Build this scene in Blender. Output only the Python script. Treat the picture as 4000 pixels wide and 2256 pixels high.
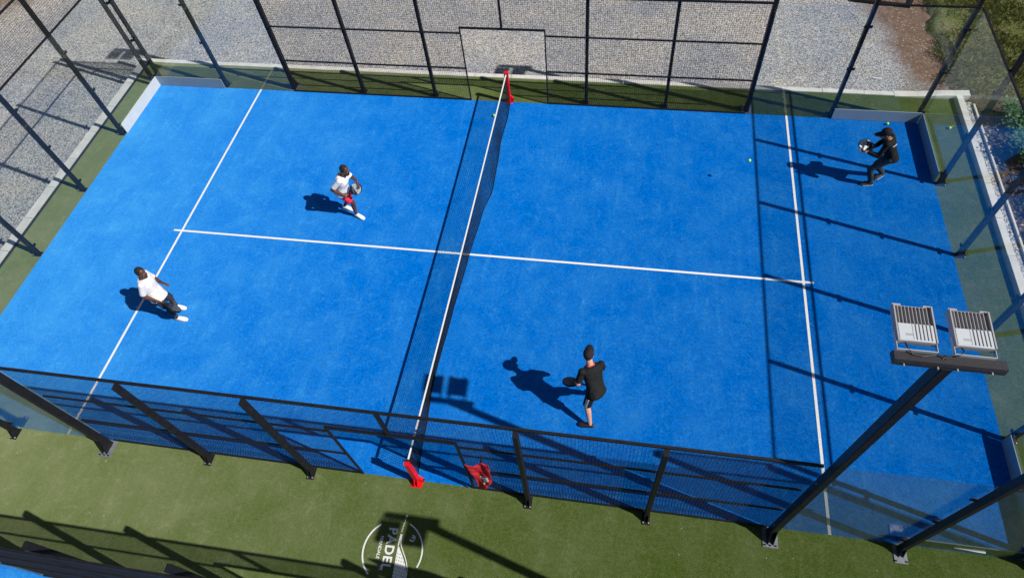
import bpy, bmesh, math, random
from mathutils import Vector, Matrix, Euler
R = math.radians
random.seed(7)
scene = bpy.context.scene
for o in list(bpy.data.objects): bpy.data.objects.remove(o)
C = scene.collection

# ------------------------------------------------------------------ camera, sky, sun, exposure
cam_d = bpy.data.cameras.new('camera')
cam = bpy.data.objects.new('camera', cam_d); C.objects.link(cam)
cam.location = (3.156, -8.202, 11.356)
cam.rotation_euler = Euler((R(34.180), R(3.651), R(8.508)), 'XYZ')
cam_d.sensor_width = 36; cam_d.lens = 22.92
cam_d.shift_x = -0.0139; cam_d.shift_y = -0.0037
cam_d.clip_start = 0.1; cam_d.clip_end = 2000
scene.camera = cam

SUN = Vector((0.968, -0.272, 1.0)).normalized()
world = bpy.data.worlds.new('World'); scene.world = world; world.use_nodes = True
wn = world.node_tree.nodes; wl = world.node_tree.links
sky = wn.new('ShaderNodeTexSky'); sky.sky_type = 'NISHITA'; sky.sun_disc = False
sky.sun_elevation = math.asin(SUN.z); sky.sun_rotation = math.atan2(SUN.x, SUN.y)
wl.new(sky.outputs[0], wn['Background'].inputs[0]); wn['Background'].inputs[1].default_value = 0.05
sl = bpy.data.lights.new('sun', 'SUN'); sl.energy = 5.0; sl.angle = R(0.53); sl.color = (1.0, 0.955, 0.89)
so = bpy.data.objects.new('sun', sl); C.objects.link(so)
so.rotation_euler = (-SUN).to_track_quat('-Z', 'Y').to_euler(); so.location = SUN * 60
vs = scene.view_settings
vs.view_transform = 'Standard'; vs.look = 'None'; vs.exposure = 0.0; vs.gamma = 1.0; vs.use_curve_mapping = False
scene.cycles.use_denoising = True
scene.cycles.max_bounces = 10; scene.cycles.transparent_max_bounces = 24
scene.cycles.caustics_reflective = False; scene.cycles.caustics_refractive = False

# ------------------------------------------------------------------ materials
MATS = {}
def nt_of(name):
    m = bpy.data.materials.new(name); m.use_nodes = True
    MATS[name] = m
    return m, m.node_tree.nodes, m.node_tree.links, m.node_tree.nodes['Principled BSDF']
def noise(n, l, scale, detail=3.0, rough=0.55, coord=None, dist=0.0):
    t = n.new('ShaderNodeTexNoise'); t.inputs['Scale'].default_value = scale
    t.inputs['Detail'].default_value = detail; t.inputs['Roughness'].default_value = rough
    t.inputs['Distortion'].default_value = dist
    if coord: l.new(coord, t.inputs['Vector'])
    return t
def ramp(n, l, src, stops):
    r = n.new('ShaderNodeValToRGB')
    while len(r.color_ramp.elements) < len(stops): r.color_ramp.elements.new(0.5)
    for e, (p, c) in zip(r.color_ramp.elements, stops):
        e.position = p; e.color = (c[0], c[1], c[2], 1) if hasattr(c, '__len__') else (c, c, c, 1)
    l.new(src, r.inputs[0]); return r
def mixc(n, l, a, b, fac, mode='MIX'):
    m = n.new('ShaderNodeMix'); m.data_type = 'RGBA'; m.blend_type = mode
    for s, v in ((m.inputs[0], fac), (m.inputs[6], a), (m.inputs[7], b)):
        if hasattr(v, 'is_output') or isinstance(v, bpy.types.NodeSocket): l.new(v, s)
        elif hasattr(v, '__len__'): s.default_value = (v[0], v[1], v[2], 1)
        else: s.default_value = v
    return m.outputs[2]
def bump(n, l, src, bsdf, strength=0.4, dist=0.01):
    b = n.new('ShaderNodeBump'); b.inputs['Strength'].default_value = strength; b.inputs['Distance'].default_value = dist
    l.new(src, b.inputs['Height']); l.new(b.outputs[0], bsdf.inputs['Normal'])
def geo(n): return n.new('ShaderNodeNewGeometry').outputs['Position']
def simple(name, col, rough=0.5, metal=0.0, var=0.25, scale=14.0, bmp=0.0, spec=0.5, sheen=0.0):
    m, n, l, b = nt_of(name)
    c = n.new('ShaderNodeTexCoord').outputs['Object']
    t = noise(n, l, scale, 4, 0.6, c)
    lo = tuple(x * (1 - var) for x in col); hi = tuple(min(1, x * (1 + var)) for x in col)
    r = ramp(n, l, t.outputs[0], [(0.3, lo), (0.7, hi)])
    l.new(r.outputs[0], b.inputs['Base Color'])
    b.inputs['Roughness'].default_value = rough; b.inputs['Metallic'].default_value = metal
    b.inputs['Specular IOR Level'].default_value = spec
    if sheen: b.inputs['Sheen Weight'].default_value = sheen
    if bmp: bump(n, l, t.outputs[0], b, bmp, 0.01)
    return m
def turf(name, dark, mid, light, sandy, sand_amount=0.5, sheen_col=(1, 1, 1), sheen=0.15, left_backscatter=0.0):
    """short carpet-like artificial turf with patches of sand infill"""
    m, n, l, b = nt_of(name)
    p = geo(n)
    fine = noise(n, l, 55, 3, 0.7, p); cloud = noise(n, l, 1.1, 6, 0.62, p, 0.4); patch = noise(n, l, 4.5, 6, 0.7, p, 0.8)
    speck = noise(n, l, 22, 5, 0.75, p)
    base = ramp(n, l, fine.outputs[0], [(0.3, dark), (0.52, mid), (0.75, light)]).outputs[0]
    cf = ramp(n, l, cloud.outputs[0], [(0.38, 0.0), (0.70, 1.0)]).outputs[0]
    pf = ramp(n, l, patch.outputs[0], [(0.50, 0.0), (0.70, 1.0)]).outputs[0]
    sf = ramp(n, l, speck.outputs[0], [(0.45, 0.15), (0.7, 1.0)]).outputs[0]
    mu = n.new('ShaderNodeMath'); mu.operation = 'MULTIPLY'; l.new(pf, mu.inputs[0]); l.new(sf, mu.inputs[1])
    ad = n.new('ShaderNodeMath'); ad.operation = 'MULTIPLY_ADD'; l.new(cf, ad.inputs[0]); ad.inputs[1].default_value = 0.35; l.new(mu.outputs[0], ad.inputs[2])
    sc_ = n.new('ShaderNodeMath'); sc_.operation = 'MULTIPLY'; l.new(ad.outputs[0], sc_.inputs[0]); sc_.inputs[1].default_value = sand_amount
    mp = n.new('ShaderNodeMapping'); mp.inputs['Scale'].default_value = (2.6, 0.45, 1.0); l.new(p, mp.inputs['Vector'])
    stn = noise(n, l, 1.6, 6, 0.68, mp.outputs[0], 0.5); sr = ramp(n, l, stn.outputs[0], [(0.52, 0.0), (0.74, 0.42)]).outputs[0]
    sm_ = n.new('ShaderNodeMath'); sm_.operation = 'MULTIPLY_ADD'; l.new(sr, sm_.inputs[0]); l.new(sf, sm_.inputs[1]); l.new(sc_.outputs[0], sm_.inputs[2])
    fac = sm_.outputs[0]
    if left_backscatter:        # sun backscatter painted in: sand tone blended in towards the left end
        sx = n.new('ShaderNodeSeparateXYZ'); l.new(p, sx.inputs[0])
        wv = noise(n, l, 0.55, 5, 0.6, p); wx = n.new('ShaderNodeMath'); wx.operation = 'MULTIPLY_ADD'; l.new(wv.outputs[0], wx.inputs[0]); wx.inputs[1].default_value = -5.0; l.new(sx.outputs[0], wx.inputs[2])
        mr = n.new('ShaderNodeMapRange'); mr.inputs['From Min'].default_value = -4.5 if name == 'blue_turf' else 0.5; mr.inputs['From Max'].default_value = -13.0 if name == 'blue_turf' else -12.0; mr.inputs['To Max'].default_value = left_backscatter; l.new(wx.outputs[0], mr.inputs[0])
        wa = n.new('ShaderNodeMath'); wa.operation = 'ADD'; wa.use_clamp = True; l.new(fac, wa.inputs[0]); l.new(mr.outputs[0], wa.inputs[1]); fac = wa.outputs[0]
    mid_ = noise(n, l, 17, 4, 0.7, p); base = mixc(n, l, base, ramp(n, l, mid_.outputs[0], [(0.3, 0.72), (0.7, 1.26)]).outputs[0], 1.0, 'MULTIPLY')
    col = mixc(n, l, base, sandy, fac)
    l.new(col, b.inputs['Base Color'])
    b.inputs['Roughness'].default_value = 0.9; b.inputs['Specular IOR Level'].default_value = 0.0
    b.inputs['Sheen Weight'].default_value = sheen; b.inputs['Sheen Roughness'].default_value = 0.5
    b.inputs['Sheen Tint'].default_value = (*sheen_col, 1)
    b.inputs['Diffuse Roughness'].default_value = 0.75      # upright fibres scatter light back towards the sun
    bump(n, l, fine.outputs[0], b, 0.55, 0.012)
    return m
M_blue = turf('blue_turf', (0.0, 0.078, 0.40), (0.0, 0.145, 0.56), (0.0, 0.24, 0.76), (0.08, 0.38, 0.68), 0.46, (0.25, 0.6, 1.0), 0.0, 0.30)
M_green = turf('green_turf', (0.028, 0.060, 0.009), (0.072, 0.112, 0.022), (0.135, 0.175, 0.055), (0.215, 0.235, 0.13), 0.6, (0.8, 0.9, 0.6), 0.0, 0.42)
M_line = simple('white_turf_line', (0.78, 0.78, 0.76), 0.85, var=0.06, scale=60, bmp=0.2)
M_logo = simple('white_logo_turf', (0.72, 0.73, 0.72), 0.85, var=0.1, scale=60, bmp=0.2)
M_hole = simple('green_logo_gap', (0.06, 0.09, 0.03), 0.9, var=0.2, scale=60)
M_steel = simple('black_steel', (0.012, 0.012, 0.015), 0.5, var=0.3, scale=9, spec=0.3)
M_wire = simple('black_wire', (0.016, 0.017, 0.02), 0.5, var=0.1, spec=0.4)
M_plate = simple('grey_base_plate', (0.16, 0.17, 0.2), 0.5, var=0.2)
M_bolt = simple('zinc_bolt', (0.6, 0.58, 0.5), 0.4, 0.6, var=0.1)
M_red = simple('red_paint', (0.72, 0.008, 0.018), 0.4, var=0.1, spec=0.4)
M_tape = simple('white_net_tape', (0.8, 0.8, 0.78), 0.7, var=0.04)
M_cord = simple('black_net_cord', (0.006, 0.008, 0.012), 0.8, var=0.1, spec=0.2)
M_board_shade = simple('board_shade_tone', (0.23, 0.31, 0.39), 0.45, var=0.05, scale=3)  # corner boards with shade darkened into the colour
M_board_sunlit = simple('board_sunlit_tone', (0.56, 0.62, 0.66), 0.45, var=0.05, scale=3)  # lighter copy of the board colour, direct sun painted in
M_board_back = simple('black_board_back', (0.012, 0.012, 0.016), 0.5, var=0.2)
M_alu = simple('grey_cast_aluminium', (0.36, 0.35, 0.36), 0.5, 0.0, var=0.07, scale=30)
M_alu_w = simple('pale_driver_cover', (0.50, 0.54, 0.58), 0.5, 0.0, var=0.04, scale=8)
M_lens = simple('floodlight_glass', (0.5, 0.5, 0.5), 0.1)
M_cable = simple('black_cable', (0.01, 0.01, 0.012), 0.5)
M_bar = simple('dusty_black_bar', (0.021, 0.021, 0.027), 0.55, var=0.25, scale=30)

def concrete():
    m, n, l, b = nt_of('pale_concrete'); p = geo(n)
    a = noise(n, l, 3, 6, 0.6, p); f = noise(n, l, 60, 3, 0.6, p)
    c = mixc(n, l, ramp(n, l, a.outputs[0], [(0.3, (0.57, 0.56, 0.53)), (0.7, (0.75, 0.735, 0.70))]).outputs[0], ramp(n, l, f.outputs[0], [(0.3, 0.7), (0.7, 1.0)]).outputs[0], 0.5, 'MULTIPLY')
    l.new(c, b.inputs['Base Color']); b.inputs['Roughness'].default_value = 0.85; bump(n, l, f.outputs[0], b, 0.3, 0.004)
    return m
M_conc = concrete()
M_drain = simple('dark_drain_bitumen', (0.02, 0.022, 0.025), 0.7, var=0.3)

def gravel_nodes(n, l, p, s=42.0):
    dn = noise(n, l, 30, 2, 0.5, p); dm = n.new('ShaderNodeVectorMath'); dm.operation = 'MULTIPLY_ADD'
    l.new(dn.outputs[1], dm.inputs[0]); dm.inputs[1].default_value = (0.03, 0.03, 0.03); l.new(p, dm.inputs[2])
    v = n.new('ShaderNodeTexVoronoi'); v.inputs['Scale'].default_value = s; l.new(dm.outputs[0], v.inputs['Vector'])
    v.inputs['Randomness'].default_value = 1.0
    sep = n.new('ShaderNodeSeparateColor'); l.new(v.outputs['Color'], sep.inputs[0])
    val = ramp(n, l, sep.outputs[0], [(0.0, (0.15, 0.15, 0.155)), (0.25, (0.33, 0.33, 0.335)), (0.6, (0.52, 0.515, 0.505)), (1.0, (0.85, 0.83, 0.79))]).outputs[0]
    tint = ramp(n, l, sep.outputs[1], [(0.0, (0.80, 0.92, 1.12)), (0.5, (1, 1, 1)), (1.0, (1.12, 0.98, 0.86))]).outputs[0]
    c = mixc(n, l, val, tint, 1.0, 'MULTIPLY')
    edge = ramp(n, l, v.outputs['Distance'], [(0.25, 1.0), (0.75, 0.35)]).outputs[0]
    c = mixc(n, l, c, edge, 0.6, 'MULTIPLY')
    return c, v.outputs['Distance']
def ground_mat():
    m, n, l, b = nt_of('gravel_and_soil'); p = geo(n)
    gc, gd = gravel_nodes(n, l, p)
    big = noise(n, l, 0.5, 5, 0.6, p)
    gc = mixc(n, l, gc, ramp(n, l, big.outputs[0], [(0.3, (0.74, 0.80, 0.90)), (0.5, (1.0, 1.0, 1.0)), (0.7, (1.20, 1.15, 1.05))]).outputs[0], 1.0, 'MULTIPLY')
    # soil with scattered stones
    sn = noise(n, l, 9, 6, 0.7, p); sf = noise(n, l, 45, 4, 0.7, p)
    soil = mixc(n, l, ramp(n, l, sn.outputs[0], [(0.25, (0.12, 0.075, 0.052)), (0.55, (0.25, 0.155, 0.105)), (0.8, (0.38, 0.27, 0.2))]).outputs[0], ramp(n, l, sf.outputs[0], [(0.3, 0.55), (0.72, 1.25)]).outputs[0], 0.8, 'MULTIPLY')
    v2 = n.new('ShaderNodeTexVoronoi'); v2.inputs['Scale'].default_value = 16; l.new(p, v2.inputs['Vector'])
    sp2 = n.new('ShaderNodeSeparateColor'); l.new(v2.outputs['Color'], sp2.inputs[0])
    st = n.new('ShaderNodeMath'); st.operation = 'GREATER_THAN'; l.new(sp2.outputs[2], st.inputs[0]); st.inputs[1].default_value = 0.74
    nr = n.new('ShaderNodeMath'); nr.operation = 'LESS_THAN'; l.new(v2.outputs['Distance'], nr.inputs[0]); nr.inputs[1].default_value = 0.42
    sm = n.new('ShaderNodeMath'); sm.operation = 'MULTIPLY'; l.new(st.outputs[0], sm.inputs[0]); l.new(nr.outputs[0], sm.inputs[1])
    soil = mixc(n, l, soil, (0.42, 0.38, 0.33), sm.outputs[0])
    # where the soil lies: beyond the far right corner and out past the left end, wobbling edges
    sx = n.new('ShaderNodeSeparateXYZ'); l.new(p, sx.inputs[0])
    wob = noise(n, l, 0.9, 6, 0.65, p)
    def lin(ax, ay, c, width, wamp):
        a = n.new('ShaderNodeMath'); a.operation = 'MULTIPLY_ADD'; l.new(sx.outputs[0], a.inputs[0]); a.inputs[1].default_value = ax; a.inputs[2].default_value = c
        bb = n.new('ShaderNodeMath'); bb.operation = 'MULTIPLY_ADD'; l.new(sx.outputs[1], bb.inputs[0]); bb.inputs[1].default_value = ay; l.new(a.outputs[0], bb.inputs[2])
        w = n.new('ShaderNodeMath'); w.operation = 'MULTIPLY_ADD'; l.new(wob.outputs[0], w.inputs[0]); w.inputs[1].default_value = wamp; l.new(bb.outputs[0], w.inputs[2])
        mr = n.new('ShaderNodeMapRange'); mr.inputs['From Min'].default_value = -width; mr.inputs['From Max'].default_value = width; l.new(w.outputs[0], mr.inputs[0])
        return mr.outputs[0]
    right = lin(1.0, 0.22, -11.85 - 0.8, 0.35, 1.6)      # x + .22 y > ~12.1
    left = lin(-0.75, 0.66, -19.0 - 0.8, 0.6, 1.6)
    mx = n.new('ShaderNodeMath'); mx.operation = 'MAXIMUM'; l.new(right, mx.inputs[0]); l.new(left, mx.inputs[1])
    c = mixc(n, l, gc, soil, mx.outputs[0])
    l.new(c, b.inputs['Base Color']); b.inputs['Roughness'].default_value = 0.9; b.inputs['Specular IOR Level'].default_value = 0.25
    inv = n.new('ShaderNodeMath'); inv.operation = 'SUBTRACT'; inv.inputs[0].default_value = 1.0; l.new(gd, inv.inputs[1])
    bump(n, l, inv.outputs[0], b, 0.7, 0.03)
    return m
M_ground = ground_mat()
def bed_gravel():
    m, n, l, b = nt_of('bed_gravel'); p = geo(n); c, d = gravel_nodes(n, l, p, 30)
    l.new(c, b.inputs['Base Color']); b.inputs['Roughness'].default_value = 0.9
    inv = n.new('ShaderNodeMath'); inv.operation = 'SUBTRACT'; inv.inputs[0].default_value = 1.0; l.new(d, inv.inputs[1]); bump(n, l, inv.outputs[0], b, 0.7, 0.03)
    return m
M_bedgravel = bed_gravel()
def leafy_bank():
    m, n, l, b = nt_of('low_weeds_on_soil'); p = geo(n)
    a = noise(n, l, 16, 6, 0.75, p); g = noise(n, l, 2.2, 5, 0.65, p)
    gc = ramp(n, l, a.outputs[0], [(0.3, (0.035, 0.05, 0.010)), (0.5, (0.12, 0.145, 0.028)), (0.72, (0.24, 0.25, 0.07))]).outputs[0]
    sc = ramp(n, l, a.outputs[0], [(0.3, (0.10, 0.075, 0.045)), (0.6, (0.26, 0.20, 0.13)), (0.8, (0.40, 0.33, 0.24))]).outputs[0]
    c = mixc(n, l, gc, sc, ramp(n, l, g.outputs[0], [(0.50, 0.0), (0.66, 0.9)]).outputs[0])
    l.new(c, b.inputs['Base Color']); b.inputs['Roughness'].default_value = 0.95; bump(n, l, a.outputs[0], b, 0.9, 0.05); return m
def soil_mat():
    m, n, l, b = nt_of('dark_bed_soil'); p = geo(n)
    a = noise(n, l, 7, 6, 0.7, p); c = ramp(n, l, a.outputs[0], [(0.3, (0.028, 0.020, 0.016)), (0.55, (0.075, 0.05, 0.036)), (0.8, (0.16, 0.12, 0.085))]).outputs[0]
    l.new(c, b.inputs['Base Color']); b.inputs['Roughness'].default_value = 0.95; bump(n, l, a.outputs[0], b, 0.8, 0.04)
    return m
M_soil = soil_mat()
M_bank = leafy_bank()
def glass_mat():
    m = bpy.data.materials.new('tempered_glass'); m.use_nodes = True; n = m.node_tree.nodes; l = m.node_tree.links
    n.remove(n['Principled BSDF']); out = n['Material Output']
    tr = n.new('ShaderNodeBsdfTransparent'); tr.inputs[0].default_value = (0.965, 0.985, 0.985, 1)
    gl = n.new('ShaderNodeBsdfGlossy'); gl.inputs['Roughness'].default_value = 0.0; gl.inputs[0].default_value = (0.9, 0.97, 1, 1)
    lw = n.new('ShaderNodeLayerWeight'); lw.inputs[0].default_value = 0.5      # Schlick, the same from both sides
    pw = n.new('ShaderNodeMath'); pw.operation = 'POWER'; l.new(lw.outputs['Facing'], pw.inputs[0]); pw.inputs[1].default_value = 5.0
    fr = n.new('ShaderNodeMath'); fr.operation = 'MULTIPLY_ADD'; l.new(pw.outputs[0], fr.inputs[0]); fr.inputs[1].default_value = 0.957; fr.inputs[2].default_value = 0.043
    p = geo(n); dust = noise(n, l, 2.2, 6, 0.7, p)
    dm = ramp(n, l, dust.outputs[0], [(0.5, 0.0), (0.85, 0.02)]).outputs[0]
    df = n.new('ShaderNodeBsdfDiffuse'); df.inputs[0].default_value = (0.5, 0.5, 0.48, 1)
    hz = n.new('ShaderNodeBsdfGlossy'); hz.inputs['Roughness'].default_value = 0.10; hz.inputs[0].default_value = (0.97, 0.99, 1, 1)   # film of dust: slightly soft reflections
    gm_ = n.new('ShaderNodeMixShader'); gm_.inputs[0].default_value = 0.4; l.new(gl.outputs[0], gm_.inputs[1]); l.new(hz.outputs[0], gm_.inputs[2]); gl = gm_
    mx = n.new('ShaderNodeMixShader'); l.new(fr.outputs[0], mx.inputs[0]); l.new(tr.outputs[0], mx.inputs[1]); l.new(gl.outputs[0], mx.inputs[2])
    mx2 = n.new('ShaderNodeMixShader'); l.new(dm, mx2.inputs[0]); l.new(mx.outputs[0], mx2.inputs[1]); l.new(df.outputs[0], mx2.inputs[2])
    l.new(mx2.outputs[0], out.inputs[0]); return m
M_glass = glass_mat()
def leaf_mat(name, cols):
    m, n, l, b = nt_of(name); p = geo(n); g = n.new('ShaderNodeNewGeometry')
    t = noise(n, l, 6, 4, 0.7, p); t2 = noise(n, l, 60, 2, 0.5, p)
    a = n.new('ShaderNodeMath'); a.operation = 'MULTIPLY_ADD'; l.new(t2.outputs[0], a.inputs[0]); a.inputs[1].default_value = 0.5; l.new(t.outputs[0], a.inputs[2])
    k = len(cols); c = ramp(n, l, a.outputs[0], [(0.5 + 0.5 * i / (k - 1), cc) for i, cc in enumerate(cols)]).outputs[0]
    l.new(c, b.inputs['Base Color']); b.inputs['Roughness'].default_value = 0.55
    b.inputs['Specular IOR Level'].default_value = 0.3
    return m
M_grass = leaf_mat('weedy_grass', [(0.09, 0.13, 0.016), (0.17, 0.21, 0.03), (0.27, 0.27, 0.06), (0.38, 0.33, 0.15)])
M_leaf = leaf_mat('shrub_leaf', [(0.02, 0.07, 0.03), (0.05, 0.13, 0.05), (0.12, 0.20, 0.06)])
M_leafred = leaf_mat('reddish_leaf', [(0.03, 0.02, 0.012), (0.08, 0.035, 0.018), (0.13, 0.08, 0.02)])
M_stem = simple('plant_stem', (0.08, 0.05, 0.03), 0.8)
M_dry = simple('dry_leaf_litter', (0.34, 0.27, 0.2), 0.8, var=0.3, scale=5)

# people
def cloth(name, col, var=0.12, fold=0.35):
    m, n, l, b = nt_of(name); c = n.new('ShaderNodeTexCoord').outputs['Object']
    f = noise(n, l, 5, 2, 0.45, c, 1.0)
    r = ramp(n, l, f.outputs[0], [(0.3, tuple(x * (1 - var) for x in col)), (0.7, tuple(min(1, x * (1 + var)) for x in col))])
    l.new(r.outputs[0], b.inputs['Base Color']); b.inputs['Roughness'].default_value = 0.85; b.inputs['Specular IOR Level'].default_value = 0.2
    bump(n, l, f.outputs[0], b, fold, 0.05); return m
M_white = cloth('white_cotton', (0.80, 0.80, 0.82), 0.03, 0.5)
M_blackc = cloth('black_cotton', (0.012, 0.013, 0.014), 0.2, 0.6)
M_char = cloth('charcoal_cotton', (0.014, 0.016, 0.017), 0.2, 0.6)
M_navy = cloth('slate_shorts_cloth', (0.035, 0.045, 0.065), 0.15, 0.5)
M_redc = cloth('red_shorts_cloth', (0.75, 0.03, 0.07), 0.08, 0.4)
M_jean = cloth('dark_faded_denim', (0.03, 0.045, 0.055), 0.4, 0.4)
M_cap = cloth('black_cap_cloth', (0.022, 0.018, 0.022), 0.2, 0.2)
M_shoe_w = simple('white_shoe_knit', (0.82, 0.82, 0.8), 0.6, var=0.04)
M_shoe_b = simple('black_shoe_knit', (0.022, 0.018, 0.022), 0.6, var=0.1)
M_sock = simple('dark_sock', (0.03, 0.03, 0.035), 0.9, var=0.1)
M_sole = simple('pale_sole', (0.6, 0.6, 0.58), 0.6, var=0.05)
M_yellow = simple('yellow_shoe_mark', (0.7, 0.6, 0.2), 0.6, var=0.05)
M_skin_d = simple('dark_skin', (0.105, 0.042, 0.024), 0.45, var=0.12, scale=8, spec=0.4)
M_skin_l = simple('light_skin', (0.62, 0.34, 0.24), 0.5, var=0.06, scale=8, spec=0.35)
M_skin_m = simple('tan_skin', (0.30, 0.15, 0.09), 0.5, var=0.06, scale=8, spec=0.35)
M_hair = simple('short_black_hair', (0.012, 0.009, 0.008), 0.85, var=0.3, scale=60, bmp=0.5)
M_brownhair = simple('dark_brown_hair', (0.03, 0.018, 0.012), 0.8, var=0.3, scale=60, bmp=0.5)
M_eye = simple('eye_white', (0.5, 0.47, 0.44), 0.3, var=0.02)
M_rk_black = simple('racket_black_rim', (0.01, 0.01, 0.012), 0.35)
M_rk_pale = simple('racket_pale_face', (0.55, 0.60, 0.62), 0.35, var=0.05)
M_rk_grey = simple('racket_grey_print', (0.20, 0.20, 0.20), 0.4)
M_rk_dark = simple('racket_slate_face', (0.07, 0.09, 0.11), 0.35, var=0.15)
M_ball = simple('tennis_ball_felt', (0.50, 0.85, 0.06), 0.9, var=0.08, scale=40)
M_bag = cloth('red_flag_cloth', (0.62, 0.028, 0.04), 0.12, 0.6)
M_shadow_caster = simple('dark_shadow_caster', (0.02, 0.02, 0.025), 0.8)  # for the added unseen shape that shades the logo

# ------------------------------------------------------------------ helpers
def link(name, me, mat, parent=None):
    o = bpy.data.objects.new(name, me); C.objects.link(o)
    if mat is not None: me.materials.append(mat)
    if parent is not None: o.parent = parent
    return o
def tag(o, label=None, cat=None, group=None, kind=None):
    if label: o['label'] = label
    if cat: o['category'] = cat
    if group: o['group'] = group
    if kind: o['kind'] = kind
    return o
def thing(name, label, cat, loc=(0, 0, 0), group=None, rz=0.0):
    o = bpy.data.objects.new(name, None); C.objects.link(o); o.location = loc; o.rotation_euler.z = rz
    o.empty_display_size = 0.1
    return tag(o, label, cat, group)
def copy_tree(o, parent=None):
    c = o.copy(); C.objects.link(c)
    if parent is not None: c.parent = parent
    for ch in list(o.children): copy_tree(ch, c)
    return c

class MB:
    """collects shapes; build() links them as one mesh object"""
    def __init__(s): s.v = []; s.f = []
    def add(s, vs, fs):
        k = len(s.v); s.v += [tuple(v) for v in vs]; s.f += [tuple(i + k for i in f) for f in fs]
    def box(s, x0, x1, y0, y1, z0, z1):
        s.add([(x0, y0, z0), (x1, y0, z0), (x1, y1, z0), (x0, y1, z0), (x0, y0, z1), (x1, y0, z1), (x1, y1, z1), (x0, y1, z1)],
              [(3, 2, 1, 0), (4, 5, 6, 7), (0, 1, 5, 4), (1, 2, 6, 5), (2, 3, 7, 6), (3, 0, 4, 7)])
    def cbox(s, x0, x1, y0, y1, z0, z1, c=0.006):
        """vertical post with chamfered long edges"""
        P = [(x0 + c, y0), (x1 - c, y0), (x1, y0 + c), (x1, y1 - c), (x1 - c, y1), (x0 + c, y1), (x0, y1 - c), (x0, y0 + c)]
        s.add([(a, b, z0) for a, b in P] + [(a, b, z1) for a, b in P],
              [tuple(range(7, -1, -1)), tuple(range(8, 16))] + [(i, (i + 1) % 8, 8 + (i + 1) % 8, 8 + i) for i in range(8)])
    def bar(s, a, b, w, h=None, up=(0, 0, 1)):
        h = h or w; a = Vector(a); b = Vector(b); d = (b - a).normalized(); u = Vector(up)
        if abs(d.dot(u)) > 0.95: u = Vector((1, 0, 0))
        r = d.cross(u).normalized(); u = r.cross(d)
        q = [(-1, -1), (1, -1), (1, 1), (-1, 1)]
        s.add([a + r * (i * w / 2) + u * (j * h / 2) for i, j in q] + [b + r * (i * w / 2) + u * (j * h / 2) for i, j in q],
              [(3, 2, 1, 0), (4, 5, 6, 7), (0, 1, 5, 4), (1, 2, 6, 5), (2, 3, 7, 6), (3, 0, 4, 7)])
    def wire(s, a, b, r):
        a = Vector(a); b = Vector(b); d = (b - a).normalized(); u = Vector((0, 0, 1))
        if abs(d.dot(u)) > 0.95: u = Vector((1, 0, 0))
        x = d.cross(u).normalized(); y = x.cross(d)
        q = [x * r, y * r, -x * r, -y * r]
        s.add([a + k for k in q] + [b + k for k in q], [(0, 1, 5, 4), (1, 2, 6, 5), (2, 3, 7, 6), (3, 0, 4, 7)])
    def tube(s, pts, r, n=10, cap=True):
        pts = [Vector(p) for p in pts]; rs = r if hasattr(r, '__len__') else [r] * len(pts); rings = []
        prev = None
        for i, p in enumerate(pts):
            d = (pts[min(i + 1, len(pts) - 1)] - pts[max(i - 1, 0)]).normalized()
            u = prev if prev is not None else (Vector((0, 0, 1)) if abs(d.z) < 0.9 else Vector((1, 0, 0)))
            x = d.cross(u).normalized(); y = x.cross(d).normalized(); prev = y
            rings.append([p + (x * math.cos(2 * math.pi * k / n) + y * math.sin(2 * math.pi * k / n)) * rs[i] for k in range(n)])
        vs = [v for g in rings for v in g]; fs = []
        for i in range(len(pts) - 1):
            for k in range(n): fs.append((i * n + k, i * n + (k + 1) % n, (i + 1) * n + (k + 1) % n, (i + 1) * n + k))
        if cap: fs.append(tuple(range(n - 1, -1, -1))); fs.append(tuple((len(pts) - 1) * n + k for k in range(n)))
        s.add(vs, fs)
    def sphere(s, c, r, n=16, m=10, R3=None):
        """r may be a 3-vector; R3 a rotation matrix"""
        rr = r if hasattr(r, '__len__') else (r, r, r); vs = []; fs = []
        c = Vector(c)
        def pt(t, p):
            v = Vector((rr[0] * math.sin(t) * math.cos(p), rr[1] * math.sin(t) * math.sin(p), rr[2] * math.cos(t)))
            if R3 is not None: v = R3 @ v
            return c + v
        vs.append(pt(0, 0))
        for i in range(1, m):
            for k in range(n): vs.append(pt(math.pi * i / m, 2 * math.pi * k / n))
        vs.append(pt(math.pi, 0))
        for k in range(n): fs.append((0, 1 + k, 1 + (k + 1) % n)); fs.append((len(vs) - 1, 1 + (m - 2) * n + (k + 1) % n, 1 + (m - 2) * n + k))
        for i in range(m - 2):
            for k in range(n): fs.append((1 + i * n + k, 1 + (i + 1) * n + k, 1 + (i + 1) * n + (k + 1) % n, 1 + i * n + (k + 1) % n))
        s.add(vs, fs)
    def capsule(s, a, b, ra, rb, n=14):
        """tapered limb segment with round ends"""
        a = Vector(a); b = Vector(b); d = (b - a); L = max(d.length, 1e-5); d.normalize()
        pts = []; rs = []
        for k in (0.0, 0.3, 0.6, 0.85): pts.append(a - d * ra * math.cos(k * math.pi / 2)); rs.append(max(ra * math.sin(k * math.pi / 2), ra * 0.05))
        pts.append(a); rs.append(ra); pts.append(a + d * L * 0.5); rs.append((ra + rb) / 2); pts.append(b); rs.append(rb)
        for k in (0.85, 0.6, 0.3, 0.0): pts.append(b + d * rb * math.cos(k * math.pi / 2)); rs.append(max(rb * math.sin(k * math.pi / 2), rb * 0.05))
        s.tube(pts, rs, n)
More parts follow.
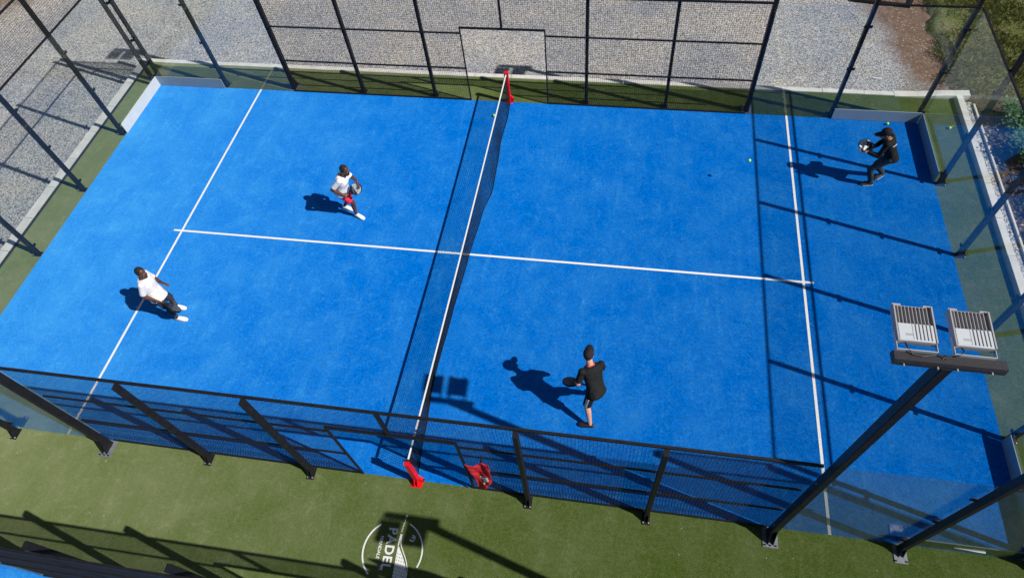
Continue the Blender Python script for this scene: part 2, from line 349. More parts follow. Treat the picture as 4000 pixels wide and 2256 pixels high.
    def loft(s, secs, n=20):
        """secs: (center, u, v) elliptical rings"""
        vs = []; fs = []
        for c, u, v in secs:
            c = Vector(c); u = Vector(u); v = Vector(v)
            for k in range(n):
                t = 2 * math.pi * k / n; a, b = math.cos(t), math.sin(t)
                e = 0.8; a = math.copysign(abs(a) ** e, a); b = math.copysign(abs(b) ** e, b)
                vs.append(c + u * a + v * b)
        for i in range(len(secs) - 1):
            for k in range(n): fs.append((i * n + k, i * n + (k + 1) % n, (i + 1) * n + (k + 1) % n, (i + 1) * n + k))
        fs.append(tuple(range(n - 1, -1, -1))); fs.append(tuple((len(secs) - 1) * n + k for k in range(n)))
        s.add(vs, fs)
    def mesh(s, name='mesh'):
        me = bpy.data.meshes.new(name); me.from_pydata(s.v, [], s.f); me.update(); return me
    def build(s, name, mat, parent=None, smooth=False):
        me = s.mesh(name)
        bm = bmesh.new(); bm.from_mesh(me); bmesh.ops.recalc_face_normals(bm, faces=bm.faces); bm.to_mesh(me); bm.free()
        if smooth: me.shade_smooth()
        return link(name, me, mat, parent)
    def blend(s, name, mat, parent=None, voxel=0.009, smooth=4):
        """fuse the shapes into one continuous surface"""
        me = s.mesh(name); bm = bmesh.new(); bm.from_mesh(me); bmesh.ops.recalc_face_normals(bm, faces=bm.faces); bm.to_mesh(me); bm.free()
        o = bpy.data.objects.new('tmp', me); C.objects.link(o)
        md = o.modifiers.new('r', 'REMESH'); md.mode = 'VOXEL'; md.voxel_size = voxel; md.use_smooth_shade = True
        ms = o.modifiers.new('s', 'SMOOTH'); ms.iterations = smooth; ms.factor = 0.5
        dg = bpy.context.evaluated_depsgraph_get(); dg.update()
        nm = bpy.data.meshes.new_from_object(o.evaluated_get(dg)); nm.name = name
        bpy.data.objects.remove(o); bpy.data.meshes.remove(me)
        nm.shade_smooth(); nm.materials.clear()
        return link(name, nm, mat, parent)

def sheet(name, x0, x1, y0, y1, z, mat, cuts=0):
    me = bpy.data.meshes.new(name); me.from_pydata([(x0, y0, z), (x1, y0, z), (x1, y1, z), (x0, y1, z)], [], [(0, 1, 2, 3)])
    return tag(link(name, me, mat), kind='structure')

# ------------------------------------------------------------------ the setting
G0 = -0.30
gr = MB(); S_ = 600
gr.add([(-S_, -S_, G0), (S_, -S_, G0), (S_, S_, G0), (-S_, S_, G0)], [(0, 1, 2, 3)])
tag(gr.build('ground', M_ground), kind='structure')
slab = MB()
slab.box(-10.80, 11.0, -30, 5.93, G0 - 0.2, -0.008); tag(slab.build('court_slab', M_conc), kind='structure')
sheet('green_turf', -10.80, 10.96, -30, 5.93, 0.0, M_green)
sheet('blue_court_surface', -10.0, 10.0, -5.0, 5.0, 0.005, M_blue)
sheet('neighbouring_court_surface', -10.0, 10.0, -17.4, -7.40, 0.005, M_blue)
# drain slot along the left edge and concrete kerbs, with joints
def kerb_run(name, x0, x1, y0, y1, z0, z1, along, step=1.0):
    mb = MB(); t = (x0 if along == 'x' else y0); e = (x1 if along == 'x' else y1); i = 0
    while t < e - 0.01:
        u = min(t + step, e); g = 0.006; j = random.uniform(-0.004, 0.004)
        if along == 'x': mb.cbox(t + g, u - g, y0, y1, z0, z1 + j, 0.004)
        else: mb.cbox(x0, x1, t + g, u - g, z0, z1 + j, 0.004)
        t = u
    return tag(mb.build(name, M_conc), kind='structure')
kerb_run('left_kerb', -11.11, -10.905, -30, 5.88, G0 - 0.1, 0.02, 'y')
dr = MB(); dr.box(-10.904, -10.801, -30, 5.88, -0.2, -0.015); tag(dr.build('drain_channel', M_drain), kind='structure')
kerb_run('far_kerb', -11.11, 9.6, 5.93, 6.07, G0 - 0.1, 0.025, 'x')
rk = MB()   # the far kerb climbs to the height of the right hand wall
prof = [(9.6, 0.025), (10.1, 0.04), (10.7, 0.10), (11.3, 0.135)]
for (xa, za), (xb, zb) in zip(prof, prof[1:]):
    rk.add([(xa, 5.90, -0.1), (xb, 5.90, -0.1), (xb, 6.10, -0.4), (xa, 6.10, -0.4), (xa, 5.90, za), (xb, 5.90, zb), (xb, 6.10, zb), (xa, 6.10, za)],
           [(3, 2, 1, 0), (4, 5, 6, 7), (0, 1, 5, 4), (1, 2, 6, 5), (2, 3, 7, 6), (3, 0, 4, 7)])
tag(rk.build('corner_kerb', M_conc), kind='structure')
kerb_run('right_kerb', 10.98, 11.12, -30, 5.895, G0 - 0.1, 0.13, 'y')
kerb_run('planting_bed_edging', 11.285, 11.325, -30, 5.6, G0 - 0.1, 0.15, 'y', 1.2)
gs = MB(); gs.box(11.13, 11.285, -30, 5.7, G0 - 0.1, 0.10); tag(gs.build('gravel_strip', M_bedgravel), kind='structure')
# planting bed: uneven soil
def rough_patch(name, x0, x1, y0, y1, z, amp, mat, nx=60, ny=60, edge=None):
    from mathutils import noise as mn
    mb = MB(); vs = []; fs = []
    for j in range(ny + 1):
        for i in range(nx + 1):
            x = x0 + (x1 - x0) * i / nx; y = y0 + (y1 - y0) * j / ny
            h = z + amp * mn.fractal(Vector((x * 1.3, y * 1.3, 1.7)), 1.0, 2.0, 4)
            if edge: h = edge(x, y, h)
            vs.append((x, y, h))
    for j in range(ny):
        for i in range(nx):
            a = j * (nx + 1) + i; fs.append((a, a + 1, a + nx + 2, a + nx + 1))
    mb.add(vs, fs); return tag(mb.build(name, mat, smooth=True), kind='structure')
rough_patch('planting_bed_soil', 11.325, 20, -14, 5.9, 0.05, 0.05, M_soil, 80, 160)
def bank_edge(x, y, h):
    d = x - (11.12 + 0.10 * math.sin(y * 1.9) + 0.07 * math.sin(y * 5.3) + 0.05 * math.sin(y * 13.1) + max(0, 6.9 - y) * 1.0)
    return G0 - 0.06 if d < 0 else G0 - 0.06 + min(d / 0.25, 1) * (h - G0 + 0.06)
rough_patch('grassy_bank', 10.5, 40, 5.9, 40, -0.12, 0.025, M_bank, 290, 300, bank_edge)

# court markings
def lines(y0, y1, tagname):
    mb = MB(); w = 0.05; yc = (y0 + y1) / 2
    def q(xa, xb, ya, yb, z): mb.add([(xa, ya, z), (xb, ya, z), (xb, yb, z), (xa, yb, z)], [(0, 1, 2, 3)])
    for s in (-1, 1): q(s * 6.95 - w / 2, s * 6.95 + w / 2, y0, y1, 0.009)
    q(-7.15, 7.15, yc - w / 2, yc + w / 2, 0.013)
    tag(mb.build(tagname, M_line), kind='structure')
lines(-5, 5, 'court_lines'); lines(-17.4, -7.4, 'neighbouring_court_lines')

# ------------------------------------------------------------------ fences and glass
def mesh_panel(parent, p0, ux, w, z0, z1, pitch=0.05, r=0.0024):
    """welded wire panel; p0 corner (x,y), ux unit direction along the fence"""
    mb = MB(); x0, y0 = p0; n = max(1, round(w / pitch))
    off = (-ux[1] * r * 1.8, ux[0] * r * 1.8)
    for i in range(n + 1):
        t = w * i / n; mb.wire((x0 + ux[0] * t, y0 + ux[1] * t, z0), (x0 + ux[0] * t, y0 + ux[1] * t, z1), r)
    k = max(1, round((z1 - z0) / pitch))
    for j in range(k + 1):
        z = z0 + (z1 - z0) * j / k
        mb.wire((x0 + off[0], y0 + off[1], z), (x0 + ux[0] * w + off[0], y0 + ux[1] * w + off[1], z), r)
    return mb.build('mesh_panel', M_wire, parent)

def post(parent, x, y, h, s, foot=True, w=0.08, d=0.10, plate_mat=None, ydir=True):
    """post standing outside the wall; s = outward sign; ydir: wall runs along x"""
    mb = MB(); y0, y1 = sorted((s * 0.035, s * (0.035 + d)))
    if ydir: mb.cbox(-w / 2, w / 2, y0, y1, 0.0, h)
    else: mb.cbox(y0, y1, -w / 2, w / 2, 0.0, h)
    for (a, z) in ((0, h),): pass
    o = mb.build('post', M_steel, parent); o.location = (x, y, 0)
    if foot:
        f = MB(); e = s * (0.035 + d)
        def bx(m, a0, a1, b0, b1, c0, c1):
            b0, b1 = sorted((b0, b1))
            if ydir: m.box(a0, a1, b0, b1, c0, c1)
            else: m.box(b0, b1, a0, a1, c0, c1)
        # gusset plates
        for k in (-1, 1):
            a = k * (w / 2 - 0.008); pr = [(e, 0.02), (e + s * 0.075, 0.02), (e, 0.20)]
            vs = []
            for aa in (a - 0.004, a + 0.004):
                for (b_, c_) in pr: vs.append((aa, b_, c_) if ydir else (b_, aa, c_))
            f = MB(); f.add(vs, [(0, 1, 2), (5, 4, 3), (0, 3, 4, 1), (1, 4, 5, 2), (2, 5, 3, 0)]); f.build('gusset', M_steel, o)
        big = plate_mat is not None; pw, pe = (0.10, 0.30) if big else (0.065, 0.235)
        pl = MB(); bx(pl, -pw, pw, 0.0 + s * 0.02, s * pe, 0.0, 0.014)
        po = pl.build('base_plate', plate_mat or M_steel, o)
        for k in (-1, 1):
            for b_ in (pe - 0.03,):
                c = (k * (pw - 0.02), s * b_, 0.0) if ydir else (s * b_, k * (pw - 0.02), 0)
                bo = MB(); bo.tube([(c[0], c[1], 0.014), (c[0], c[1], 0.035)], 0.013, 6)
                bo.build('anchor_bolt', M_bolt if plate_mat is None else M_cable, o)
    return o
def clamps(po, s, zs, ydir=True):
    for z in zs:
        m = MB()
        if ydir: m.box(-0.085, 0.085, min(s * 0.0095, s * 0.03), max(s * 0.0095, s * 0.03), z - 0.03, z + 0.03)
        else: m.box(min(s * 0.0095, s * 0.03), max(s * 0.0095, s * 0.03), -0.085, 0.085, z - 0.03, z + 0.03)
        m.build('clamp', M_steel, po)

def side_fence(y, s, label, plates=None):
    """the wire part of a side wall, x -6..6, with its gateway; s outward"""
    t = thing('side_fence', label, 'fence', (0, y, 0), 'black wire side fences with gateways')
    for x in (-6, -4, -2, 2, 4, 6):
        if abs(x) == 6: continue
        post(t, x + (0.05 if y == -5.0 and x < 0 else 0), 0, 3.03, s, plate_mat=plates, w=0.072)
    for a, b in ((-5.97, -4), (-4, -2), (-2, -1.02), (1.02, 2), (2, 4), (4, 5.97)):
        mesh_panel(t, (a, s * 0.015), (1, 0), b - a, 0.03, 2.98)
    mesh_panel(t, (-1.0, s * 0.015), (1, 0), 2.0, 2.17, 2.98)
    for z, th in ((3.0, 0.05), (2.0, 0.04), (1.0, 0.04), (0.025, 0.04)):
        for a, b in (((-5.96, 5.96),) if z == 3.0 else ((-5.96, -1.02), (1.02, 5.96))):
            m = MB(); m.bar((a, s * 0.0, z), (b, s * 0.0, z), 0.03 if z < 3 else 0.038, th - 0.006); m.build('rail', M_steel, t)
    g = MB()
    g.bar((-1.02, 0, 2.15), (1.02, 0, 2.15), 0.04, 0.04)
    g.bar((0, 0, 2.17), (0, 0, 2.975), 0.05, 0.05)
    for k in (-1, 1): g.bar((k * 1.02, 0.001, 0), (k * 1.02, 0.001, 2.169), 0.035, 0.03)
    g.build('gate_frame', M_steel, t)
    return t
side_fence(5.0, 1, 'black wire fence with open gateway beyond the far end of the net, before the gravel')
side_fence(-5.0, -1, 'black wire mesh fence with open gateway on the green strip, in front of the players')
side_fence(-7.40, 1, 'dark fence of the neighbouring court seen from almost straight above, bottom left')

def glass_side(y, s, sx, label, tall_far=True, plates=None):
    """glass bays x 6..10 (sx=+-1) of a side wall"""
    t = thing('glass_wall', label, 'glass wall', (0, y, 0), 'glass walls round the courts')
    for a, b in ((6.0, 8.0), (8.0, 10.0)):
        x0, x1 = sorted((sx * a, sx * b)); m = MB(); m.box(x0 + 0.006, x1 - 0.006, -0.006, 0.006, 0.01, 3.0)
        m.build('glass_pane', M_glass, t)
    p8 = post(t, sx * 8.0, 0, 4.03, s, plate_mat=plates); clamps(p8, s, (0.3, 1.42, 2.5))
    p10 = post(t, sx * 9.95, 0, 4.03, s, w=0.08); clamps(p10, s, (0.3, 1.42, 2.5))
    x0, x1 = sorted((sx * 8.0, sx * 9.98))
    mesh_panel(t, (x0, s * 0.02), (1, 0), x1 - x0, 3.03, 3.97)
    for z in (3.02, 4.0):
        m = MB(); m.bar((x0, s * 0.018, z), (x1, s * 0.018, z), 0.03, 0.035); m.build('rail', M_steel, t)
    return t
glass_side(5.0, 1, -1, 'side glass wall at the far left corner with gravel seen through it')
glass_side(5.0, 1, 1, 'side glass wall at the far right corner behind the player in black cap')
glass_side(-5.0, -1, -1, 'side glass wall at the near left corner, mostly cut off by the photo edge')
glass_side(-5.0, -1, 1, 'side glass wall at the near right corner beside the tall floodlight mast', plates=M_plate)
glass_side(-7.40, 1, -1, 'left glass side wall of the neighbouring court below the photo edge')
glass_side(-7.40, 1, 1, 'right glass side wall of the neighbouring court below the photo edge')

def back_wall(sx, y0, y1, label):
    t = thing('back_wall', label, 'glass wall', (sx * 10.0, 0, 0), 'glass back walls with a wire top')
    n = round((y1 - y0) / 2); s = sx
    for i in range(n):
        a = y0 + 2 * i; m = MB(); m.box(-0.006, 0.006, a + 0.006, a + 1.994, 0.01, 3.0); m.build('glass_pane', M_glass, t)
        mesh_panel(t, (s * 0.02, a), (0, 1), 2.0, 3.03, 3.97)
    for i in range(n + 1):
        if sx > 0 and i == n and y1 == 5: continue      # the far right corner has one shared post
        yy = y0 + 2 * i
        if i == 0: yy += 0.06
        if i == n: yy -= 0.06
        p = post(t, 0, yy, 4.03, s, w=0.08, ydir=False)
        clamps(p, s, (0.3, 1.42, 2.5), ydir=False)
    for z in (3.02, 4.0):
        m = MB(); m.bar((s * 0.018, y0, z), (s * 0.018, y1, z), 0.03, 0.035); m.build('rail', M_steel, t)
    return t
back_wall(-1, -5, 5, 'glass back wall topped with wire mesh along the left end of the court')
back_wall(1, -5, 5, 'glass back wall topped with wire mesh along the right end, plants seen through it')
back_wall(-1, -17.4, -7.4, 'left glass back wall of the neighbouring court outside the photo')
back_wall(1, -17.4, -7.4, 'right glass back wall of the neighbouring court outside the photo')

# low opaque boards in the corners, just inside the glass
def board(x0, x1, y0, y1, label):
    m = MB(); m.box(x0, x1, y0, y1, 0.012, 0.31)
    o = tag(m.build('corner_board', M_board_sunlit if 'white sunlit' in label else M_board_shade), label, 'board', 'low boards in the court corners')
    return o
board(-9.97, -8.0, 4.965, 4.985, 'low pale board standing along the far glass at the left corner')
board(-9.985, -9.965, 3.03, 4.96, 'low white sunlit board at the foot of the left back wall')
bd = board(8.0, 9.96, 4.965, 4.985, 'low grey blue board along the far glass behind the player in the cap')
board(9.972, 9.984, 3.03, 4.96, 'low shaded board under the right back wall by the player in the cap')
board(9.972, 9.984, -4.96, -3.03, 'low shaded board at the near end of the right back wall')
nb = board(8.02, 9.96, -4.985, -4.965, 'low board at the near right corner with a white mark on its black back')
board(-9.985, -9.965, -4.96, -3.03, 'low board at the near end of the left back wall')
bk = MB(); bk.box(8.02, 9.96, -4.989, -4.9855, 0.012, 0.31); bk.build('black_back', M_board_back, nb)
mk = MB()   # white mark: a long rounded swoosh over a row of small strokes
pts = []
for i in range(19):
    t = i / 18; pts.append((8.76 + 0.46 * t, -4.9925, 0.17 - 0.02 * t))
mk.tube(pts, [0.004 + 0.016 * min(1, t * 1.3 / 18) for t in range(19)], 8)
for i in range(8):
    xx = 8.84 + i * 0.036; mk.bar((xx, -4.9915, 0.098), (xx + 0.014, -4.9915, 0.125), 0.016, 0.004)
mk.build('white_mark', M_logo, nb)

# ------------------------------------------------------------------ floodlight masts
def luminaire(parent, x0):
    """one LED floodlight, .33 wide, lens down, on a yoke; local origin at the crossbar top"""
    L = bpy.data.objects.new('floodlight', None); C.objects.link(L); L.parent = parent; L.location = (x0, 0.03, 0.05); L.rotation_euler.x = R(4)
    W, D, H = 0.33, 0.36, 0.035
    b = MB(); b.cbox(0, W, 0.07, 0.07 + D, 0.0, H, 0.008); 
    b.box(0, 0.012, 0.07, 0.07 + D, H, H + 0.045); b.box(W - 0.012, W, 0.07, 0.07 + D, H, H + 0.045)
    b.box(0.0, W, 0.07 + D - 0.006, 0.07 + D, H - 0.01, H + 0.012)
    b.box(0.0, 0.075, 0.07 + D, 0.07 + D + 0.016, H + 0.0, H + 0.02); b.box(W - 0.065, W, 0.07 + D, 0.07 + D + 0.016, H, H + 0.02)
    b.build('housing', M_alu, L)
    f = MB()
    for i in range(1, 10):
        x = 0.012 + (W - 0.024) * i / 10; f.box(x - 0.0025, x + 0.0025, 0.07 + 0.172, 0.07 + D - 0.006, H, H + 0.026)
    for i in range(4, 10):
        x = 0.012 + (W - 0.024) * i / 10; f.box(x - 0.0025, x + 0.0025, 0.085, 0.07 + 0.172, H + 0.02, H + 0.0445)
    f.build('cooling_fins', M_alu, L)
    c = MB(); c.box(0.012, W - 0.012, 0.07, 0.07 + 0.17, H, H + 0.038); c.box(0.018, 0.012 + (W - 0.024) * 0.4 - 0.004, 0.078, 0.07 + 0.165, H + 0.038, H + 0.043)
    c.build('driver_cover', M_alu_w, L)
    t = MB(); t.box(0.07, 0.13, 0.12, 0.14, H + 0.043, H + 0.0445); t.build('rating_label', M_alu, L)
    l_ = MB(); l_.box(0.02, W - 0.02, 0.09, 0.05 + D, -0.004, 0.0); l_.build('lens', M_lens, L)
    y = MB()
    for xx in (-0.004, W + 0.001): y.box(xx, xx + 0.004, 0.0, 0.17, 0.004, 0.045)
    y.box(-0.004, W + 0.005, -0.003, 0.002, 0.0, 0.045)
    y.build('yoke', M_alu_w, L)
    return L
def mast(x, y, s, label):
    t = thing('floodlight_mast', label, 'floodlight mast', (x, y, 0), 'floodlight masts of the two courts')
    p = MB(); y0, y1 = sorted((s * 0.04, s * 0.16)); p.cbox(-0.05, 0.05, y0, y1, 0, 6.02, 0.008); po = p.build('pole', M_steel, t)
    for k in (0.5, 1.6, 2.6):
        c = MB(); c.tube([(-0.056, s * 0.1, k), (-0.05, s * 0.1, k)], 0.012, 8); c.build('bolt', M_bolt, po)
    g = MB(); e = s * 0.16
    for k in (-1, 1):
        a = k * 0.042; vs = []
        for aa in (a - 0.005, a + 0.005):
            for (b_, c_) in ((e, 0.02), (e + s * 0.13, 0.02), (e, 0.34)): vs.append((aa, b_, c_))
        g = MB(); g.add(vs, [(0, 1, 2), (5, 4, 3), (0, 3, 4, 1), (1, 4, 5, 2), (2, 5, 3, 0)]); g.build('gusset', M_steel, t)
    b = MB(); yb = sorted((s * 0.01, s * 0.33)); b.box(-0.12, 0.12, yb[0], yb[1], 0.0, 0.016); bp = b.build('base_plate', M_plate, t)
    for k in (-0.085, 0, 0.085):
        bb = MB(); bb.tube([(k, s * 0.3, 0.016), (k, s * 0.3, 0.04)], 0.013, 6); bb.build('anchor_bolt', M_cable, bp)
    cb = MB(); cy = s * 0.10
    prof_ = [(cy - 0.055, 6.02), (cy + 0.055, 6.02), (cy + 0.055, 6.065), (cy + 0.045, 6.10), (cy - 0.045, 6.10), (cy - 0.055, 6.065)]
    vs = [(xx, a, b_) for xx in (-0.46, 0.46) for a, b_ in prof_]
    cb.add(vs, [tuple(range(5, -1, -1)), tuple(range(6, 12))] + [(i, (i + 1) % 6, 6 + (i + 1) % 6, 6 + i) for i in range(6)])
    c_o = cb.build('crossbar', M_bar, t)
    for k in (-0.37, -0.09, 0.07, 0.35):
        bl = MB(); bl.tube([(k, cy - 0.075, 6.045), (k, cy - 0.055, 6.045)], 0.009, 6); bl.build('bolt', M_bolt, c_o)
    for x0 in (-0.44, 0.035):
        L = luminaire(t, x0); L.location = (x0, cy + 0.045, 6.095)
        if s > 0: L.location = (x0 + 0.34, cy - 0.045, 6.095); L.rotation_euler.z = math.pi
        a, bq = (0.07, 0.4) if x0 < 0 else (0.06, -0.06)
        cbm = MB(); cbm.tube([(a, 0.09, 0.03), (a + 0.01, 0.02, 0.05), (a + 0.06 * (1 if x0 < 0 else -1), -0.03, 0.02), (a + 0.14 * (1 if x0 < 0 else -1), -0.04, 0.015), (a + (0.26 if x0 < 0 else -0.12), -0.01, 0.012), (a + (0.33 if x0 < 0 else -0.16), -0.045, 0.01)], 0.007, 8)
        cbm.build('cable', M_cable, L)
    return t
m0 = mast(6.0, -5.0, -1, 'tall black floodlight mast in the foreground with two grey lamps on its crossbar')
m0.rotation_euler.y = R(0.7)       # not quite plumb
mast(-6.0, -5.0, -1, 'black mast at the left end of the near fence, its lamps above the photo')
mast(6.0, 5.0, 1, 'black mast at the right end of the far fence, its lamps above the photo')
mast(-6.0, 5.0, 1, 'black mast at the left end of the far fence, its lamps above the photo')
mast(5.92, -7.40, 1, 'mast of the neighbouring court whose shadow falls across the white logo')
mast(-6.0, -7.40, 1, 'left mast of the neighbouring court below the photo edge')

# ------------------------------------------------------------------ net
def netx(y):
    k = [(-5, -0.02), (-4.2, -0.08), (-3, -0.16), (-1.5, -0.12), (-0.2, -0.07), (1.2, 0.0), (1.9, 0.11), (2.7, 0.08), (3.6, 0.03), (4.4, 0.06), (5, 0.03)]
    for (a, p), (b, q) in zip(k, k[1:]):
        if a <= y <= b:
            t = (y - a) / (b - a); t = t * t * (3 - 2 * t); return p + (q - p) * t
    return 0.0
def nettop(y): return 0.87 + 0.045 * (y / 5) ** 2
net = thing('court_net', 'black net with white top tape across the middle of the blue court', 'net', (0, 0, 0))
nm = MB(); ny, nz = 235, 20
def npt(i, j):
    y = -4.93 + 9.86 * i / ny; z = 0.01 + (nettop(y) - 0.03) * j / nz; f = 1 - j / nz
    return (netx(y) * (f ** 0.8), y, z)
for i in range(ny + 1):
    for j in range(0, nz, 4): nm.wire(npt(i, j), npt(i, j + 4), 0.0030)
for j in range(nz + 1):
    for i in range(0, ny, 5): nm.wire(npt(i, j), npt(min(i + 5, ny), j), 0.0030)
nm.build('net_mesh', M_cord, net)
br = MB(); br.tube([npt(i, 0) for i in range(0, ny + 1, 5)], 0.008, 6); br.build('bottom_cord', M_cord, net)
tp = MB()
ys = [-4.93 + 9.86 * i / 40 for i in range(41)]
for a, b in zip(ys, ys[1:]):
    za, zb = nettop(a), nettop(b)
    tp.add([(-0.009, a, za - 0.04), (0.009, a, za - 0.04), (0.009, a, za), (-0.009, a, za), (-0.009, b, zb - 0.04), (0.009, b, zb - 0.04), (0.009, b, zb), (-0.009, b, zb)],
           [(0, 4, 5, 1), (1, 5, 6, 2), (2, 6, 7, 3), (3, 7, 4, 0)])
tp.build('top_tape', M_tape, net)
def net_post(y, s, label):
    t = thing('net_post', label, 'net post', (0, y, 0), 'red posts at both ends of the net')
    m = MB(); y0, y1 = sorted((0.0, s * 0.09)); m.cbox(-0.045, 0.045, y0, y1, 0.012, 0.93, 0.006); m.build('upright', M_red, t)
    h = MB(); h.box(-0.055, 0.055, min(-s * 0.012, s * 0.02), max(-s * 0.012, s * 0.02), 0.82, 0.935); h.build('cable_head', M_red if s > 0 else M_steel, t)
    b = MB(); yy = sorted((-s * 0.02, s * 0.17)); b.box(-0.1, 0.1, yy[0], yy[1], 0.0, 0.012)
    b.build('base_plate', M_red, t)
    g = MB()
    for aa in (-0.035, 0.027):
        pr = [(s * 0.09, 0.012), (s * 0.16, 0.012), (s * 0.16, 0.05), (s * 0.09, 0.16)]
        vs = [(x_, b_, c_) for x_ in (aa, aa + 0.008) for b_, c_ in pr]
        g.add(vs, [(0, 1, 2, 3), (7, 6, 5, 4), (0, 4, 5, 1), (1, 5, 6, 2), (2, 6, 7, 3), (3, 7, 4, 0)])
    vs = [(x_, b_, c_) for b_ in (s * 0.02, s * 0.07) for x_, c_ in ((0.045, 0.012), (0.12, 0.012), (0.12, 0.13), (0.045, 0.24))]
    g.add(vs, [(0, 1, 2, 3), (7, 6, 5, 4), (0, 4, 5, 1), (1, 5, 6, 2), (2, 6, 7, 3), (3, 7, 4, 0)])
    g.build('bracket', M_red, t)
    k = MB(); k.tube([(0.12, s * 0.045, 0.1), (0.135, s * 0.045, 0.1)], 0.022, 10); k.build('winder', M_steel, t)
net_post(-4.96, -1, 'bright red net post in the near gateway on the edge of the green turf')
net_post(4.96, 1, 'bright red net post at the far end of the net before the gravel')

# ------------------------------------------------------------------ logo on the green strip
logo = thing('turf_logo', 'white round logo with a padel racket and lettering set into the green turf', 'logo', (-0.14, -6.22, 0))
def ring_arc(a0, a1, r0, r1, n=60):
    m = MB(); vs = []; fs = []
    for i in range(n + 1):
        a = R(a0 + (a1 - a0) * i / n)
        vs += [(r0 * math.cos(a), r0 * math.sin(a), 0), (r1 * math.cos(a), r1 * math.sin(a), 0)]
    for i in range(n): fs.append((2 * i, 2 * i + 1, 2 * i + 3, 2 * i + 2))
    m.add(vs, fs); return m
def flat_poly(m, pts, z=0): m.add([(x, y, z) for x, y in pts], [tuple(range(len(pts)))])
def disc(m, x, y, r, z=0, n=16): flat_poly(m, [(x + r * math.cos(2 * math.pi * k / n), y + r * math.sin(2 * math.pi * k / n)) for k in range(n)], z)
LZ = 0.004
m = ring_arc(-22, 68, 0.492, 0.516); n2 = ring_arc(127, 232, 0.490, 0.518); m.add(n2.v, n2.f); o = m.build('ring', M_logo, logo); o.location.z = LZ
# racket: coordinates relative to the logo centre
rm = MB()
disc(rm, 0.10, 0.59, 0.018)
for i in range(9):
    t = i / 8; x = 0.095 - 0.02 * t; y = 0.55 - 0.21 * t
    flat_poly(rm, [(x - 0.012, y - 0.006), (x + 0.010, y - 0.010), (x + 0.012, y + 0.002), (x - 0.010, y + 0.006)])
flat_poly(rm, [(0.066, 0.295), (0.088, 0.29), (0.090, 0.22), (0.084, 0.14), (0.082, 0.10), (0.064, 0.10), (0.062, 0.2)])
head = [(0.07, 0.095), (0.09, 0.09), (0.12, 0.04), (0.175, -0.04), (0.235, -0.13), (0.285, -0.22), (0.325, -0.31), (0.34, -0.40), (0.325, -0.48), (0.27, -0.56), (0.20, -0.60), (0.14, -0.61), (0.135, -0.30), (0.11, -0.10)]
head = [(0.072, 0.095), (0.09, 0.09), (0.118, 0.045), (0.165, -0.03), (0.21, -0.11), (0.25, -0.19), (0.28, -0.27), (0.298, -0.36), (0.29, -0.46), (0.255, -0.54), (0.20, -0.59), (0.11, -0.60), (0.10, -0.42), (0.088, -0.2), (0.078, -0.05)]
head = [(0.09 + (x - 0.09) * 1.15 if x > 0.09 else x, y) for x, y in head]
flat_poly(rm, head)
# outer edge line
ed = [(0.092, 0.29), (0.098, 0.22), (0.102, 0.16), (0.128, 0.10), (0.18, 0.02), (0.235, -0.06), (0.275, -0.13), (0.312, -0.22), (0.33, -0.32), (0.332, -0.42), (0.315, -0.5), (0.28, -0.58)]
for (xa, ya), (xb, yb) in zip(ed, ed[1:]):
    d = Vector((xb - xa, yb - ya)).normalized(); nx_, ny_ = -d.y * 0.007, d.x * 0.007
    flat_poly(rm, [(xa - nx_, ya - ny_), (xb - nx_, yb - ny_), (xb + nx_, yb + ny_), (xa + nx_, ya + ny_)], 0.0)
o = rm.build('racket_shape', M_logo, logo); o.location.z = LZ + 0.0005
hm = MB()
for r_ in range(11):
    y = -0.02 - 0.052 * r_
    wid = min(1.0, 0.25 + r_ * 0.14) * 0.2
    k = 2 if r_ == 0 else (3 if r_ == 1 else (4 if r_ < 4 else 5))
    for c_ in range(k):
        x = 0.095 + 0.002 * r_ + 0.043 * c_ + 0.004
        disc(hm, x, y - 0.006 * c_, 0.0075, n=10)
o = hm.build('racket_holes', M_hole, logo); o.location.z = LZ + 0.004
def text(body, size, x, y, rz, name='lettering', spacing=1.0, z=LZ + 0.001, ex=0.0, parent=logo, mat=None, bold=0.0):
    cu = bpy.data.curves.new('t', 'FONT'); cu.body = body; cu.size = size; cu.space_character = spacing; cu.offset = bold
    to = bpy.data.objects.new('t', cu); C.objects.link(to)
    dg = bpy.context.evaluated_depsgraph_get(); dg.update()
    me = bpy.data.meshes.new_from_object(to.evaluated_get(dg)); bpy.data.objects.remove(to)
    me.materials.clear(); o = link(name, me, mat or M_logo, parent); o.location = (x, y, z); o.rotation_euler.z = rz
    return o
text('PADEL', 0.215, -0.145, 0.375, R(-88), spacing=1.12, bold=0.006)
text('FERNDALE', 0.076, -0.262, 0.22, R(-88), spacing=1.02, bold=0.002)
bm_ = ring_arc(-60, 200, 0.034, 0.056, 24); n3 = ring_arc(40, 260, 0.006, 0.022, 14); bm_.add(n3.v, n3.f)
flat_poly(bm_, [(-0.05, 0.0), (-0.03, 0.0), (0.02, 0.05), (0.0, 0.056)])
o = bm_.build('round_emblem', M_logo, logo); o.location = (0.285, 0.25, LZ + 0.001); o.rotation_euler.z = R(-95)
bb = MB(); disc(bb, -0.135, -0.245, 0.014); flat_poly(bb, [(-0.145, -0.262), (-0.136, -0.262), (-0.143, -0.31), (-0.155, -0.31)]); o = bb.build('ball_mark', M_logo, logo); o.location.z = LZ + 0.0015

